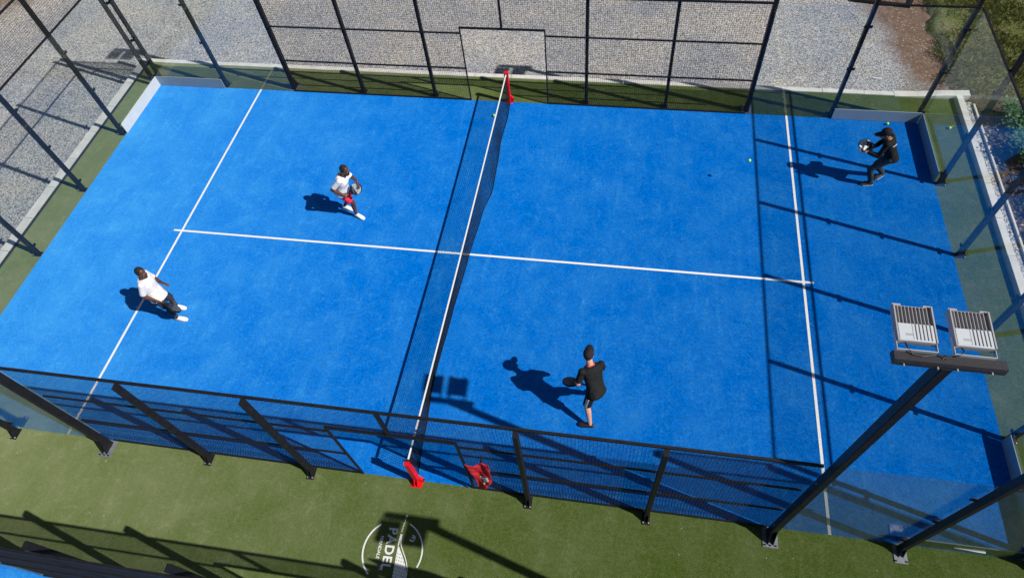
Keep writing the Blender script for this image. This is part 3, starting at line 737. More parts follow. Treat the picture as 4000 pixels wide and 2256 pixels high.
# ------------------------------------------------------------------ balls, cloth, litter
def ball(loc, label):
    m = MB(); m.sphere((0, 0, 0), 0.034, 20, 14); o = m.build('tennis_ball', M_ball, None, True); o.location = loc
    tag(o, label, 'tennis ball', 'yellow green balls')
    s = MB(); pts = []
    for i in range(33):
        t = 2 * math.pi * i / 32; a = 0.44; 
        v = Vector((math.cos(t) * (1 - a) + a * math.cos(3 * t) * 0.5, math.sin(t) * (1 - a) - a * math.sin(3 * t) * 0.5, 0.9 * math.sin(2 * t))).normalized() * 0.0335
        pts.append(v)
    s.tube(pts, 0.0016, 5, False); s.build('seam', M_tape, o)
ball((-0.30, 4.42, 0.039), 'ball lying by the net tape near its far end')
ball((5.82, 2.615, 0.76), 'ball in the air above the right half of the court with its small shadow below')
ball((9.27, 4.86, 0.039), 'ball lying by the low board just behind the man in the black cap')
ball((10.66, 4.83, 0.034), 'ball lying outside the right back wall on green turf')

# red cloth hung over the near fence beside the gateway
fl = thing('hanging_cloth', 'red cloth with a white print hanging on the near fence beside the gateway', 'cloth', (0, -5.05, 0))
out = [(1.08, 1.50), (1.20, 1.50), (1.30, 1.52), (1.35, 1.62), (1.40, 1.58), (1.475, 1.60), (1.47, 1.35), (1.455, 1.0), (1.44, 0.80), (1.36, 0.62), (1.29, 0.40), (1.23, 0.31), (1.17, 0.40), (1.165, 0.80), (1.15, 1.12), (1.11, 1.34)]
def cloth_depth(x, z): return -0.03 - 0.022 * math.sin((x - 1.1) * 19 + (1.6 - z) * 2.2) - 0.03 * (1.6 - z) * math.exp(-((x - 1.30) / 0.12) ** 2) - 0.006 * math.sin(x * 41 + z * 9)
bmc = bmesh.new(); vs = [bmc.verts.new((x, 0, z)) for x, z in out]; bmc.faces.new(vs)
bmesh.ops.triangulate(bmc, faces=bmc.faces)
for _ in range(4): bmesh.ops.subdivide_edges(bmc, edges=bmc.edges, cuts=1, use_grid_fill=True)
for v in bmc.verts: v.co.y = cloth_depth(v.co.x, v.co.z)
me = bpy.data.meshes.new('fabric'); bmc.to_mesh(me); bmc.free(); me.shade_smooth()
o = link('fabric', me, M_bag, fl); sd = o.modifiers.new('s', 'SOLIDIFY'); sd.thickness = 0.006
pm = [(1.262, 0.98), (1.33, 1.02), (1.40, 1.03), (1.405, 0.90), (1.37, 0.84), (1.335, 0.80), (1.325, 0.70), (1.30, 0.66), (1.285, 0.69), (1.31, 0.77), (1.30, 0.84), (1.27, 0.88)]
bmc = bmesh.new(); vs = [bmc.verts.new((x, 0, z)) for x, z in pm]; bmc.faces.new(vs); bmesh.ops.triangulate(bmc, faces=bmc.faces)
for _ in range(3): bmesh.ops.subdivide_edges(bmc, edges=bmc.edges, cuts=1, use_grid_fill=True)
for v in bmc.verts: v.co.y = cloth_depth(v.co.x, v.co.z) - 0.010
me = bpy.data.meshes.new('white_print'); bmc.to_mesh(me); bmc.free(); me.shade_smooth(); link('white_print', me, M_tape, o)
hk = MB(); hk.tube([(1.36, 0.0, 1.6), (1.36, -0.02, 1.68), (1.36, 0.02, 1.74), (1.36, 0.05, 1.70)], 0.014, 8); hk.build('hook', M_steel, fl)

# unseen stand-in at the neighbouring fence, outlined to cast the shadow on the logo
tw = MB(); pr = [(2.30, 2.6), (2.32, 2.95), (2.42, 3.12), (2.62, 3.12), (2.74, 3.08), (2.80, 3.44), (3.0, 3.46), (3.3, 3.30), (3.65, 3.22), (3.8, 2.9), (4.6, 2.5), (4.6, 1.2), (2.35, 1.2)]
n_ = len(pr)
tw.add([(x, -7.33, z) for x, z in pr] + [(x, -7.31, z) for x, z in pr], [tuple(range(n_)), tuple(range(2 * n_ - 1, n_ - 1, -1))] + [(i, i + n_, (i + 1) % n_ + n_, (i + 1) % n_) for i in range(n_)])
tag(tw.build('shadow_caster', M_shadow_caster), 'unseen stand-in shape at the neighbouring fence, added to cast the shadow on the logo', 'cloth')

lg = MB(); rg = random.Random(21)
for i in range(60):
    x = rg.uniform(-9, 10.8); y = rg.uniform(-6.6, -5.15) if i < 44 else rg.uniform(5.15, 5.85)
    a = rg.uniform(0, 6.283); L_ = rg.uniform(0.015, 0.045)
    lg.add([(x, y, 0.006), (x + math.cos(a) * L_ * 0.5 - math.sin(a) * L_ * 0.25, y + math.sin(a) * L_ * 0.5 + math.cos(a) * L_ * 0.25, 0.014), (x + math.cos(a) * L_, y + math.sin(a) * L_, 0.007), (x + math.cos(a) * L_ * 0.5 + math.sin(a) * L_ * 0.25, y + math.sin(a) * L_ * 0.5 - math.cos(a) * L_ * 0.25, 0.01)], [(0, 1, 2, 3)])
tag(lg.build('blown_leaves', M_dry), 'tiny pale blown leaves on the green strip', 'leaves', kind='stuff')
# black metal frame lying at the top right on the gravel
fr = MB(); fr.bar((9.2, 10.42, G0 + 0.05), (10.72, 10.18, G0 + 0.05), 0.09, 0.08); fr.bar((10.72, 10.14, G0 + 0.05), (11.2, 11.2, G0 + 0.05), 0.09, 0.0805)
tag(fr.build('metal_frame', M_steel), 'black angled metal frame lying on bare soil at the top right', 'frame')
def stick(x, y, a, L_, z, label):
    m = MB(); m.bar((-L_ / 2, 0, 0), (L_ / 2, 0, 0), 0.03, 0.012); o = m.build('litter_scrap', M_tape); o.location = (x, y, z); o.rotation_euler.z = a
    tag(o, label, 'litter')
stick(9.45, 6.95, -0.1, 0.22, G0 + 0.02, 'white scrap lying on the gravel by the far right corner')

# ------------------------------------------------------------------ vegetation
def leaf(mb, c, d, up, L_, W_):
    c = Vector(c); d = Vector(d).normalized(); s = d.cross(Vector(up)).normalized() * W_ / 2; n = s.cross(d).normalized()
    mb.add([c, c + d * L_ * 0.5 + s + n * L_ * 0.06, c + d * L_, c + d * L_ * 0.5 - s + n * L_ * 0.06], [(0, 1, 2, 3)])
rng = random.Random(3)
from mathutils import noise as mnoise
gm = MB()
def density(x, y): return mnoise.noise(Vector((x * 0.9, y * 0.9, 3.3))) + 0.5 * mnoise.noise(Vector((x * 2.7, y * 2.7, 7.1)))
k = 0
while k < 60000:
    x = rng.uniform(10.9, 18.5); y = rng.uniform(5.9, 14.5)
    if x - (11.12 + 0.10 * math.sin(y * 1.9) + 0.07 * math.sin(y * 5.3) + 0.05 * math.sin(y * 13.1) + max(0, 6.9 - y) * 1.0) < rng.uniform(-0.25, 0.15): k += 0.2; continue
    if density(x, y) + rng.uniform(-0.35, 0.6) < 0.0: k += 0.3; continue
    h = rng.uniform(0.03, 0.08) * (1.0 + 0.5 * density(x, y)); a = rng.uniform(0, 6.283); t_ = rng.uniform(0.3, 1.5)
    leaf(gm, (x, y, -0.125 if x > 11.35 else -0.22), (math.cos(a) * t_, math.sin(a) * t_, 1), (math.sin(a), -math.cos(a), 0.2), h * 1.5, rng.uniform(0.02, 0.04)); k += 1
tag(gm.build('weedy_grass', M_grass), 'patchy weeds and grass on the bank at the top right', 'grass', kind='stuff')

def bush(x, y, z, r, h, label, mat, nleaf=900, seed=1, L_=0.09):
    rg = random.Random(seed); t = thing('shrub', label, 'shrub', (x, y, z), 'shrubs in the bed beyond the right back wall')
    st = MB()
    tips = []
    for i in range(9):
        a = i * 0.7 + rg.uniform(-0.3, 0.3); rr = r * rg.uniform(0.35, 0.85); hh = h * rg.uniform(0.5, 1.0)
        p = [(0, 0, 0), (math.cos(a) * rr * 0.4, math.sin(a) * rr * 0.4, hh * 0.5), (math.cos(a) * rr, math.sin(a) * rr, hh)]
        st.tube(p, [0.014, 0.010, 0.004], 5); tips.append(Vector(p[2])); tips.append(Vector(p[1]))
    st.build('stem', M_stem, t)
    fo = MB()
    for i in range(nleaf):
        c = tips[rg.randrange(len(tips))] + Vector((rg.gauss(0, 1), rg.gauss(0, 1), rg.gauss(0, 0.8))) * r * 0.22
        if c.z < 0.03: c.z = rg.uniform(0.03, 0.12)
        a = rg.uniform(0, 6.283); leaf(fo, c, (math.cos(a), math.sin(a), rg.uniform(-0.5, 0.6)), (rg.uniform(-0.3, 0.3), rg.uniform(-0.3, 0.3), 1), L_ * rg.uniform(0.6, 1.3), L_ * rg.uniform(0.35, 0.6))
    fo.build('foliage', mat, t)
bush(12.0, 5.05, 0.05, 0.40, 0.45, 'bright green leafy shrub nearest the far right kerb corner', M_leaf, 800, 1, 0.11)
bush(12.75, 4.95, 0.05, 0.42, 0.4, 'reddish brown low shrub right of the bright green one', M_leafred, 700, 2, 0.09)
bush(12.05, 4.0, 0.05, 0.50, 0.5, 'green shrub behind the second post from the far corner', M_leaf, 1000, 3, 0.10)
bush(12.35, 3.15, 0.05, 0.42, 0.55, 'dark red shrub at the right edge of the photo', M_leafred, 900, 4, 0.08)
bush(12.15, 2.35, 0.05, 0.45, 0.5, 'dark green shrub below the red one at the right edge', M_leaf, 900, 5, 0.09)
bush(12.1, 1.3, 0.05, 0.45, 0.5, 'green shrub cut by the right edge of the photo, lowest of the row', M_leaf, 900, 6, 0.09)
bush(12.7, 4.1, 0.05, 0.5, 0.5, 'broad green shrub at the back of the bed by the edge', M_leaf, 900, 8, 0.1)
lt = MB(); rg = random.Random(12)
for i in range(130):
    x = 11.36 + abs(rg.gauss(0, 0.2)); y = rg.uniform(-3, 5.6); a = rg.uniform(0, 6.283)
    leaf(lt, (x, y, 0.11), (math.cos(a), math.sin(a), rg.uniform(-0.05, 0.25)), (0, 0, 1), rg.uniform(0.04, 0.10), rg.uniform(0.025, 0.05))
tag(lt.build('dry_leaves', M_dry), 'scattered dry pale leaves along the planting bed edging', 'leaves', kind='stuff')

# ------------------------------------------------------------------ people
def hand(mb, w, d, n, curl, side, s=1.0, thumb_in=0.6):
    """w wrist, d direction of the hand, n palm normal (the side the fingers curl to), side +1/-1 where the thumb is"""
    w = Vector(w); d = Vector(d).normalized(); n = Vector(n); n = (n - d * n.dot(d)).normalized(); t = d.cross(n).normalized() * side
    Rm = Matrix((t, n, d)).transposed()
    mb.sphere(w + d * 0.052 * s, (0.043 * s, 0.017 * s, 0.056 * s), 14, 10, Rm)
    mb.capsule(w - d * 0.02, w + d * 0.03, 0.026 * s, 0.030 * s)
    for i, (off, ln) in enumerate(((0.031, 0.95), (0.011, 1.05), (-0.010, 1.0), (-0.030, 0.8))):
        p = w + d * 0.092 * s + t * off * s; ang = 0.0
        for j, L_ in enumerate((0.040, 0.026, 0.022)):
            ang += curl * (0.9 if j == 0 else 1.0) + 0.06 * i * (1 if curl < 0.5 else 0)
            q = p + (d * math.cos(ang) + n * math.sin(ang)) * L_ * ln * s
            mb.capsule(p, q, (0.0092 - 0.0007 * j) * s, (0.0086 - 0.0007 * j) * s, 8); p = q
    p = w + d * 0.03 * s + t * 0.032 * s
    q1 = p + (t * 0.7 + d * 0.75 + n * thumb_in * 0.5).normalized() * 0.042 * s; q2 = q1 + (t * 0.15 + d * 0.8 + n * thumb_in).normalized() * 0.032 * s
    mb.capsule(p, q1, 0.0145 * s, 0.012 * s, 8); mb.capsule(q1, q2, 0.0118 * s, 0.0095 * s, 8)

def person(label, org, hd, J, skin, look, look_tilt, outfit, hands, group):
    """J: joints in the body frame (forward, left, up). Returns the person object (body mesh) and a frame function."""
    h = R(hd); F = Vector((math.cos(h), math.sin(h), 0)); Lf = Vector((-math.sin(h), math.cos(h), 0)); U = Vector((0, 0, 1))
    P = {k: F * v[0] + Lf * v[1] + U * v[2] for k, v in J.items()}           # relative to the origin on the ground
    sh = (P['shL'] - P['shR']).normalized(); hp = (P['hipL'] - P['hipR']).normalized()
    spine = (P['neck'] - P['pel']).normalized()
    def fwd(side_v, up_v): return side_v.cross(up_v).normalized()
    fs_, fh_ = fwd(sh, spine), fwd(hp, spine)
    mid = (sh + hp).normalized(); fm = fwd(mid, spine)
    b = MB()
    pel, neck = P['pel'], P['neck']; shc = (P['shL'] + P['shR']) / 2
    b.loft([(pel - spine * 0.10, hp * 0.10, fh_ * 0.08), (pel - spine * 0.02, hp * 0.145, fh_ * 0.10), (pel + spine * 0.08, hp * 0.135, fh_ * 0.095), (pel.lerp(shc, 0.42), mid * 0.135, fm * 0.095),
            (pel.lerp(shc, 0.72) + fm * 0.01, (sh * 0.8 + mid * 0.2) * 0.165, fs_ * 0.115), (shc - spine * 0.03, sh * 0.17, fs_ * 0.10), (shc + spine * 0.03, sh * 0.12, fs_ * 0.075), (neck + spine * 0.02, sh * 0.06, fs_ * 0.055)])
    hc = P['head']
    # head frame from the look direction
    lk = (F * math.cos(R(look)) + Lf * math.sin(R(look))); lk = (lk * math.cos(R(look_tilt)) + U * math.sin(R(look_tilt))).normalized()
    hr = lk.cross(U).normalized(); hu = hr.cross(lk).normalized(); Rh = Matrix((lk, -hr, hu)).transposed()
    b.capsule(neck - spine * 0.04, hc - hu * 0.05 - lk * 0.015, 0.060, 0.055)
    b.sphere(hc + hu * 0.025 - lk * 0.01, (0.098, 0.077, 0.105), 20, 14, Rh)
    b.sphere(hc + lk * 0.035 - hu * 0.045, (0.062, 0.058, 0.072), 16, 12, Rh)
    b.sphere(hc + lk * 0.075 - hu * 0.095, (0.024, 0.026, 0.02), 12, 8, Rh)          # chin
    b.capsule(hc + lk * 0.088 + hu * 0.012, hc + lk * 0.108 - hu * 0.03, 0.010, 0.015, 8)  # nose
    b.capsule(hc + lk * 0.088 + hu * 0.022 - hr * 0.03, hc + lk * 0.088 + hu * 0.022 + hr * 0.03, 0.012, 0.012, 8)  # brow
    b.capsule(hc + lk * 0.092 - hu * 0.06 - hr * 0.018, hc + lk * 0.092 - hu * 0.06 + hr * 0.018, 0.009, 0.009, 8)   # lips
    for s_ in (-1, 1):
        b.sphere(hc + hr * s_ * 0.078 - lk * 0.01 - hu * 0.01, (0.018, 0.012, 0.03), 10, 8, Rh)
        b.sphere(hc + hr * s_ * 0.04 + lk * 0.06 - hu * 0.03, (0.022, 0.02, 0.022), 10, 8, Rh)
    for s_ in 'RL':
        S1, E1, W1 = P['sh' + s_], P['el' + s_], P['wr' + s_]
        b.sphere(S1, 0.062, 14, 10); b.capsule(S1, E1, 0.052, 0.040); b.capsule(E1, E1.lerp(W1, 0.35), 0.040, 0.041); b.capsule(E1.lerp(W1, 0.3), W1, 0.041, 0.026)
        H1, K1, A1, T1 = P['hip' + s_], P['kn' + s_], P['an' + s_], P['to' + s_]
        b.capsule(H1, K1, 0.080, 0.054); b.sphere(H1.lerp(K1, 0.08) - fh_ * 0.015, 0.082, 14, 10)
        fk = (K1 - (H1 + A1) / 2); fk = fk.normalized() if fk.length > 0.02 else fh_
        b.capsule(K1, K1.lerp(A1, 0.3) - fk * 0.012, 0.053, 0.056); b.capsule(K1.lerp(A1, 0.3) - fk * 0.012, A1, 0.055, 0.034)
        b.capsule(A1 - U * 0.04, T1 - U * 0.015, 0.030, 0.018)
    for s_, (dv, nv, curl, side) in hands.items():
        dv = F * dv[0] + Lf * dv[1] + U * dv[2]; nv = F * nv[0] + Lf * nv[1] + U * nv[2]
        hand(b, P['wr' + s_], dv, nv, curl, side)
    body = b.blend('person', skin, None, 0.006, 3)
    body.location = (org[0], org[1], 0.006); tag(body, label, 'person', group)
    for s_ in (-1, 1):
        ey = MB(); ey.sphere(hc + lk * 0.083 + hr * s_ * 0.031 + hu * 0.002, 0.008, 10, 8); ey.build('eye', M_eye, body, True)
    # ---- clothing, each fused from its own inflated limbs
    sl = outfit.get('sleeve', 0.75)
    t = MB(); g = 0.016; hem = outfit.get('hem', 0.14)
    t.loft([(pel - spine * hem - fh_ * 0.008, hp * (0.165 + g), fh_ * (0.130 + g)), (pel - spine * (hem - 0.03) - fh_ * 0.008, hp * (0.167 + g), fh_ * (0.132 + g)), (pel + spine * max(0.04, 0.06 - hem) - fh_ * 0.004, hp * (0.152 + g), fh_ * (0.117 + g)), (pel.lerp(shc, 0.42), mid * (0.142 + g), fm * (0.103 + g)),
            (pel.lerp(shc, 0.74) + fm * 0.01, (sh * 0.8 + mid * 0.2) * (0.162 + g), fs_ * (0.112 + g)), (shc - spine * 0.015, sh * (0.172 + g), fs_ * (0.098 + g)), (shc + spine * 0.045, sh * (0.125 + g), fs_ * 0.08), (neck + spine * 0.012, sh * 0.075, fs_ * 0.068)])
    for s_ in 'RL':
        S1, E1, W1 = P['sh' + s_], P['el' + s_], P['wr' + s_]
        t.sphere(S1, 0.069, 14, 10)
        if sl <= 1:
            q = S1.lerp(E1, sl); t.tube([S1, S1.lerp(E1, 0.3), q], [0.067, 0.064, 0.064], 14)
        else:
            t.capsule(S1, E1, 0.064, 0.052); t.tube([E1, E1.lerp(W1, 0.5), E1.lerp(W1, 0.95)], [0.056, 0.052, 0.04], 14)
    # a few soft folds across the cloth
    so_ = t.blend(outfit.get('top_name', 'shirt'), outfit['top'], body, 0.010, 3)
    if outfit.get('collar'):
        cc = MB(); cc.tube([neck + spine * 0.022 + (fs_ * math.cos(a) * 0.066 + sh * math.sin(a) * 0.074) for a in [i * math.pi / 8 for i in range(17)]], 0.0055, 8, False); cc.build('collar', outfit['collar'], so_, True)
    if outfit.get('back_print'):
        pr_ = MB(); c0 = shc.lerp(pel, 0.14) - fs_ * (0.128 + g)
        c0 = shc.lerp(pel, 0.20) + sh * 0.075
        for i in range(6):
            lx = 0.022 * (i - 2.5); a = c0 + sh * lx - fs_ * (0.134 * math.sqrt(1 - ((lx + 0.075) / 0.19) ** 2)); pr_.bar(a - spine * 0.015, a + spine * 0.015, 0.017, 0.005, up=fs_)
        pr_.build('back_print', M_tape, so_)
    q = MB(); leg_to = outfit.get('leg', 0.8)
    q.loft([(pel - spine * 0.12, hp * 0.14, fh_ * 0.11), (pel - spine * 0.05, hp * 0.165, fh_ * 0.125), (pel + spine * 0.09, hp * 0.152, fh_ * 0.110)])
    for s_ in 'RL':
        H1, K1, A1 = P['hip' + s_], P['kn' + s_], P['an' + s_]
        q.sphere(H1.lerp(K1, 0.10) - fh_ * 0.012, 0.092, 14, 10)
        if leg_to <= 1: q.tube([H1, H1.lerp(K1, leg_to * 0.5), H1.lerp(K1, leg_to)], [0.090, 0.088, 0.084], 16)
        else:
            q.capsule(H1, K1, 0.094, 0.065); q.tube([K1, K1.lerp(A1, 0.4), K1.lerp(A1, 0.93)], [0.067, 0.068, 0.058], 14)
    tr = q.blend(outfit.get('leg_name', 'shorts'), outfit['legs'], body, 0.010, 3)
    if outfit.get('stripe'):
        s_ = outfit['stripe']; sd_ = 1 if s_ == 'L' else -1; H1, K1 = P['hip' + s_], P['kn' + s_]; st_ = MB(); ax = (K1 - H1).normalized()
        outw = (hp * sd_); outw = (outw - ax * outw.dot(ax)).normalized(); fr_ = ax.cross(outw).normalized()
        for i in (-1, 0, 1):
            a = outw.lerp(fr_, 0).copy(); a = (outw - fh_ * 0.55 + fr_ * 0.26 * i).normalized()
            st_.bar(H1 + ax * 0.10 + a * 0.094, H1 + ax * (leg_to * 0.43 - 0.015) + a * 0.087, 0.019, 0.006, up=a)
        st_.build('side_stripes', M_tape, tr)
    for s_ in 'RL':
        A1, T1 = P['an' + s_], P['to' + s_]; fd = (T1 - A1); fd.z = 0; fd.normalize(); sdv = U.cross(fd)
        k_ = MB(); base = Vector((A1.x, A1.y, A1.z - 0.088)); up_ = U
        tilt = 0.0
        k_.loft([(base - fd * 0.065 + up_ * 0.036, sdv * 0.030, up_ * 0.030), (base - fd * 0.03 + up_ * 0.045, sdv * 0.040, up_ * 0.045), (base + fd * 0.03 + up_ * 0.054, sdv * 0.045, up_ * 0.052), (base + fd * 0.10 + up_ * 0.043, sdv * 0.050, up_ * 0.041), (base + fd * 0.16 + up_ * 0.033, sdv * 0.051, up_ * 0.031), (base + fd * 0.205 + up_ * 0.024, sdv * 0.038, up_ * 0.022), (base + fd * 0.222 + up_ * 0.02, sdv * 0.016, up_ * 0.014)], 18)
        k_.capsule(A1 - U * 0.035, A1 - U * 0.015, 0.046, 0.044)
        sho = k_.blend('shoe', outfit['shoe'], body, 0.008, 2)
        so2 = MB(); so2.loft([(base - fd * 0.07 + up_ * 0.009, sdv * 0.030, up_ * 0.009), (base + fd * 0.03 + up_ * 0.009, sdv * 0.042, up_ * 0.009), (base + fd * 0.14 + up_ * 0.009, sdv * 0.052, up_ * 0.009), (base + fd * 0.215 + up_ * 0.009, sdv * 0.03, up_ * 0.009)], 14)
        so2.build('sole', outfit.get('sole', M_sole), sho, True)
        if outfit.get('shoe_mark'):
            mk_ = MB(); mk_.sphere(base + fd * 0.13 + up_ * 0.062, (0.03, 0.012, 0.008), 10, 6, Matrix((fd, sdv, U)).transposed()); mk_.build('shoe_mark', M_yellow, sho, True)
        if outfit.get('sock'):
            sk = MB(); sk.tube([A1 - U * 0.02, A1.lerp(P['kn' + s_], 0.22)], [0.041, 0.046], 14); sk.build('sock', outfit['sock'], body, True)
    for s_ in outfit.get('calf_sleeve', ''):
        K1, A1 = P['kn' + s_], P['an' + s_]; sk = MB(); sk.tube([K1.lerp(A1, t_) for t_ in (-0.12, 0.05, 0.3, 0.6)], [0.064, 0.061, 0.064, 0.050], 16); sk.build('calf_sleeve', M_sock, body, True)
    # ---- hair or cap
    if outfit.get('cap'):
        c_ = MB(); c_.sphere(hc + hu * 0.045 - lk * 0.012, (0.112, 0.092, 0.098), 22, 14, Rh)
        bmx = bmesh.new(); me = c_.mesh(); bmx.from_mesh(me)
        bmesh.ops.bisect_plane(bmx, geom=bmx.verts[:] + bmx.edges[:] + bmx.faces[:], plane_co=hc + hu * 0.018, plane_no=hu + lk * 0.15, clear_inner=True)
        bmx.to_mesh(me); bmx.free(); me.shade_smooth(); co = link('cap', me, outfit['cap'], body); sm = co.modifiers.new('s', 'SOLIDIFY'); sm.thickness = 0.006
        br_ = MB(); sgn = -1 if outfit.get('cap_back') else 1; vs = []; fs = []
        for r_ in range(5):
            for k in range(13):
                a = R(-62 + 124 * k / 12); rr = 0.085 + 0.018 * r_ + (0.004 * r_)
                v = hc + hu * (0.030 - 0.006 * r_ - 0.02 * (math.sin(a) ** 2)) + lk * sgn * (math.cos(a) * rr + 0.012 * r_) + hr * math.sin(a) * min(rr, 0.088)
                vs.append(v)
        for r_ in range(4):
            for k in range(12): i = r_ * 13 + k; fs.append((i, i + 1, i + 14, i + 13))
        br_.add(vs, fs); bo = br_.build('brim', outfit['cap'], co, True); sm = bo.modifiers.new('s', 'SOLIDIFY'); sm.thickness = 0.005
        kb = MB(); kb.sphere(hc + hu * 0.143 - lk * 0.012, 0.009, 8, 6); kb.build('cap_button', outfit['cap'], co, True)
    hh = MB(); hh.sphere(hc + hu * 0.032 - lk * 0.022, (0.099, 0.083, 0.106), 22, 16, Rh)
    bmx = bmesh.new(); me = hh.mesh('hair'); bmx.from_mesh(me)
    bmesh.ops.bisect_plane(bmx, geom=bmx.verts[:] + bmx.edges[:] + bmx.faces[:], plane_co=hc + lk * 0.055 + hu * 0.05, plane_no=(hu * 0.55 - lk * 0.83), clear_inner=True)
    bmx.to_mesh(me); bmx.free(); me.shade_smooth(); ho = link('hair', me, outfit['hair'], body); sm = ho.modifiers.new('s', 'SOLIDIFY'); sm.thickness = 0.006
    if outfit.get('beard'):
        bd_ = MB(); bd_.sphere(hc + lk * 0.045 - hu * 0.072, (0.062, 0.064, 0.052), 14, 10, Rh)
        bmx = bmesh.new(); me = bd_.mesh('beard'); bmx.from_mesh(me)
        bmesh.ops.bisect_plane(bmx, geom=bmx.verts[:] + bmx.edges[:] + bmx.faces[:], plane_co=hc - hu * 0.062, plane_no=-hu + lk * 0.1, clear_inner=True)
        bmx.to_mesh(me); bmx.free(); me.shade_smooth(); link('beard', me, M_hair, body)
    if outfit.get('watch'):
        s_ = outfit['watch']; W1 = P['wr' + s_]; d_ = (W1 - P['el' + s_]).normalized(); w_ = MB(); w_.tube([W1 - d_ * 0.035, W1 - d_ * 0.01], [0.031, 0.030], 12); w_.build('watch', M_cable, body, True)
    def world(v): return Vector((org[0], org[1], 0.006)) + F * v[0] + Lf * v[1] + U * v[2]
    return body

def racket(handle, tip, normal, face, label, pale_back=True):
    """padel racket 0.455 long; handle = butt of the grip, tip = top of the head (world points)"""
    a = Vector(handle); d = (Vector(tip) - a).normalized(); n = Vector(normal); n = (n - d * n.dot(d)).normalized(); s = n.cross(d).normalized()
    t = thing('padel_racket', label, 'padel racket', a, 'padel rackets held by the players')
    t.rotation_mode = 'QUATERNION'; t.rotation_quaternion = Matrix((s, n, d)).transposed().to_quaternion()
    # local frame: x across, y normal, z along the racket
    def outline(k=0.0, n_=44):
        pts = []
        for i in range(n_):
            th = 2 * math.pi * i / n_; x = math.sin(th); y = -math.cos(th)
            w = 0.130 - k; hgt = 0.150 - k
            zz = 0.305 + y * hgt; xx = x * w * (1.0 if y > -0.2 else (1.0 - 0.35 * ((-y - 0.2) / 0.8) ** 1.6))
            pts.append((xx, zz))
        return pts
    def solid(pts, y0, y1):
        m = MB(); k = len(pts); m.add([(x, y0, z) for x, z in pts] + [(x, y1, z) for x, z in pts], [tuple(range(k - 1, -1, -1)), tuple(range(k, 2 * k))] + [(i, (i + 1) % k, (i + 1) % k + k, i + k) for i in range(k)]); return m
    fm_ = solid(outline(0.0), -0.015, 0.015); e2 = solid(outline(0.004), -0.019, 0.019); fm_.add(e2.v, e2.f)
    for k in (-1, 1): fm_.bar((k * 0.012, 0, 0.115), (k * 0.055, 0, 0.19), 0.02, 0.03, up=(0, 1, 0))
    fm_.build('frame', M_rk_black, t)
    # pale face print: upper two thirds of the head, both sides
    up_pts = [(x, z) for x, z in outline(0.010) if z > 0.275]
    up_pts = sorted(up_pts, key=lambda p: math.atan2(p[1] - 0.36, p[0]))
    for sg in (-1, 1):
        y0, y1 = sorted((sg * 0.0192, sg * 0.0202)); solid(up_pts, y0, y1).build('face_print', face, t)
        g_ = MB()
        for (xa, za, xb, zb) in ((-0.10, 0.27, -0.02, 0.36), (-0.02, 0.36, 0.03, 0.24), (0.03, 0.24, 0.09, 0.33), (-0.06, 0.22, 0.02, 0.25)):
            g_.bar((xa, sg * 0.0208, za), (xb, sg * 0.0208, zb), 0.010, 0.0012, up=(0, 1, 0))
        g_.build('graphic', M_rk_grey if face is M_rk_pale else M_rk_black, t)
        hl = MB()
        for ix in range(-4, 5):
            for iz in range(-4, 6):
                x, z = ix * 0.021 + (0.0105 if iz % 2 else 0), 0.305 + iz * 0.021
                if (x / 0.095) ** 2 + ((z - 0.305) / 0.115) ** 2 < 1: hl.tube([(x, sg * 0.0195, z), (x, sg * 0.0212, z)], 0.0042, 6)
        hl.build('holes', M_rk_grey, t)
    g = MB(); g.tube([(0, 0, 0.0), (0, 0, 0.006), (0, 0, 0.12)], [0.017, 0.0155, 0.0145], 12); g.build('grip', M_sock, t, True)
    return t

PL = 'players on the blue court'
p1 = dict(head=(.26, .02, 1.515), neck=(.16, .01, 1.335), shR=(.16, -.15, 1.315), shL=(.07, .155, 1.28), elR=(-.03, -.27, 1.09), wrR=(.129, -.171, .89), elL=(.20, .20, 1.10), wrL=(.39, .11, 1.15), pel=(.0, -.04, .85), hipR=(.0, -.13, .84), hipL=(.0, .06, .82),
          knR=(.16, -.03, .49), anR=(.121, -.03, .095), toR=(.286, -.05, .05), knL=(-.04, .12, .44), anL=(-.273, .08, .095), toL=(-.104, .09, .05))
person('player in white shirt and red shorts leaning forward on the far left court', (-3.0, .88), -15, p1, M_skin_d, -5, -12,
       dict(top=M_white, legs=M_redc, leg=0.78, shoe=M_shoe_w, sock=None, hair=M_hair, beard=True, sleeve=0.78, hem=0.06),
       {'R': ((.45, .45, -.15), (.2, .5, -.6), 1.05, -1), 'L': ((.5, -.35, -.4), (-.3, -.5, -.5), 0.25, 1)}, PL)
racket((-2.885, .70, .845), (-2.52, .83, 1.07), (0.15, -0.75, 0.65), M_rk_pale, 'pale faced black rimmed racket held by the player in red shorts')
p2 = dict(head=(.10, -.02, 1.60), neck=(.008, -.03, 1.41), shR=(.065, -.175, 1.385), shL=(-.07, .12, 1.345), elR=(.0, -.27, 1.11), wrR=(.136, -.21, .90), elL=(.0, .19, 1.07), wrL=(.17, .10, 1.09), pel=(.04, -.06, .905), hipR=(.06, -.155, .90), hipL=(.045, .03, .86),
          knR=(.12, -.13, .49), anR=(.065, -.11, .095), toR=(.232, -.094, .05), knL=(.03, .10, .46), anL=(-.115, .15, .095), toL=(.041, .155, .05))
p2['elL'] = (-.06, .19, 1.09); p2['wrL'] = (.16, .11, 1.09)
person('player in white shirt and dark shorts standing on the left service line', (-5.97, -2.2), -5, p2, M_skin_d, -8, -8,
       dict(top=M_white, legs=M_navy, leg=0.8, shoe=M_shoe_w, sock=M_sock, calf_sleeve='R', hair=M_hair, sleeve=0.85, hem=0.12, watch='L'),
       {'R': ((.5, .05, -.5), (.2, .6, -.4), 1.0, -1), 'L': ((.85, -.05, .0), (0, -.6, -.6), 0.3, 1)}, PL)
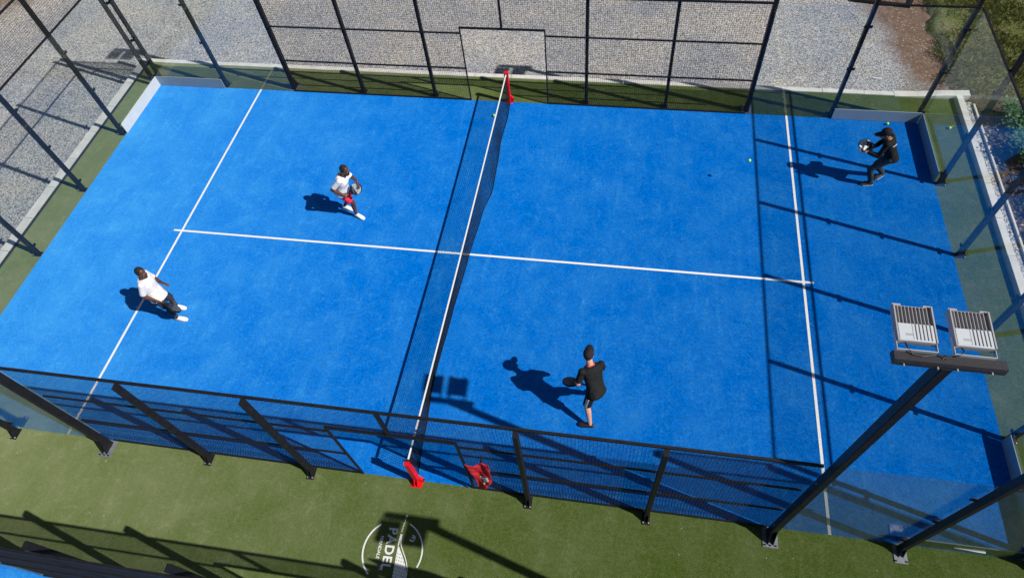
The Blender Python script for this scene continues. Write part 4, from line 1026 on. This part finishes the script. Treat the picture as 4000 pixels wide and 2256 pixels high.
racket((-5.83, -2.42, .90), (-5.50, -2.43, .60), (0.53, 0.62, 0.58), M_rk_dark, 'black striped racket pointing down, held by the player at the left service line')
p3 = dict(head=(.329, -.015, 1.575), neck=(.225, -.01, 1.39), shR=(.19, -.192, 1.355), shL=(.171, .165, 1.365), elR=(.24, -.25, 1.08), wrR=(.36, -.08, .95), elL=(.10, .27, 1.12), wrL=(.19, .17, .87), pel=(-.042, -.008, .93), hipR=(-.015, -.10, .90), hipL=(-.065, .088, .90),
          knL=(-.073, .165, .49), anL=(-.275, .18, .095), toL=(-.20, .335, .05), knR=(.17, -.08, .50), anR=(.22, -.20, .13), toR=(.33, -.08, .06))
p3['toL'] = (-.19, .33, .05)
person('player in black t-shirt, cap and striped shorts in front of the near fence', (2.95, -3.3), 118, p3, M_skin_l, -30, -10,
       dict(top=M_char, legs=M_blackc, leg=0.9, shoe=M_shoe_b, sole=M_shoe_b, hair=M_brownhair, cap=M_cap, sleeve=0.8, hem=0.06, collar=M_redc, stripe='L'),
       {'R': ((.1, .9, -.2), (-.3, .1, -.6), 0.8, -1), 'L': ((.3, .55, -.25), (.5, -.3, -.3), 1.0, 1)}, PL)
racket((2.82, -3.215, .85), (2.39, -3.15, .80), (0.0, 0.45, 0.89), M_rk_dark, 'dark racket held flat in front of the player in striped shorts')
p4 = dict(head=(.25, -.01, 1.45), neck=(.12, -.01, 1.29), shR=(-.0, -.14, 1.23), shL=(.20, .13, 1.27), elR=(.10, -.24, .98), wrR=(.30, -.09, 1.0), elL=(.29, .17, .99), wrL=(.50, .06, 1.02), pel=(-.07, .05, .83), hipR=(-.10, -.02, .80), hipL=(-.02, .13, .83),
          knL=(.25, .07, .50), anL=(.10, .09, .095), toL=(.26, .07, .05), knR=(.03, -.13, .44), anR=(-.24, -.15, .095), toR=(-.10, -.08, .05))
person('player in black cap, jacket and dark trousers crouching at the far right corner', (8.68, 2.95), 190, p4, M_skin_m, -10, -12,
       dict(top=M_blackc, top_name='jacket', legs=M_jean, leg=1.5, leg_name='trousers', shoe=M_shoe_b, sole=M_sole, hair=M_brownhair, cap=M_cap, sleeve=1.5, hem=0.10, back_print=True, shoe_mark=True),
       {'R': ((.5, .3, .05), (.1, .5, -.5), 1.0, -1), 'L': ((.8, -.3, -.1), (0, -.3, .8), 0.35, -1)}, PL)
racket((8.47, 3.03, 1.02), (8.05, 2.96, 1.07), (0.1, -0.45, 0.85), M_rk_pale, 'pale faced racket held level by the player in the far right corner')
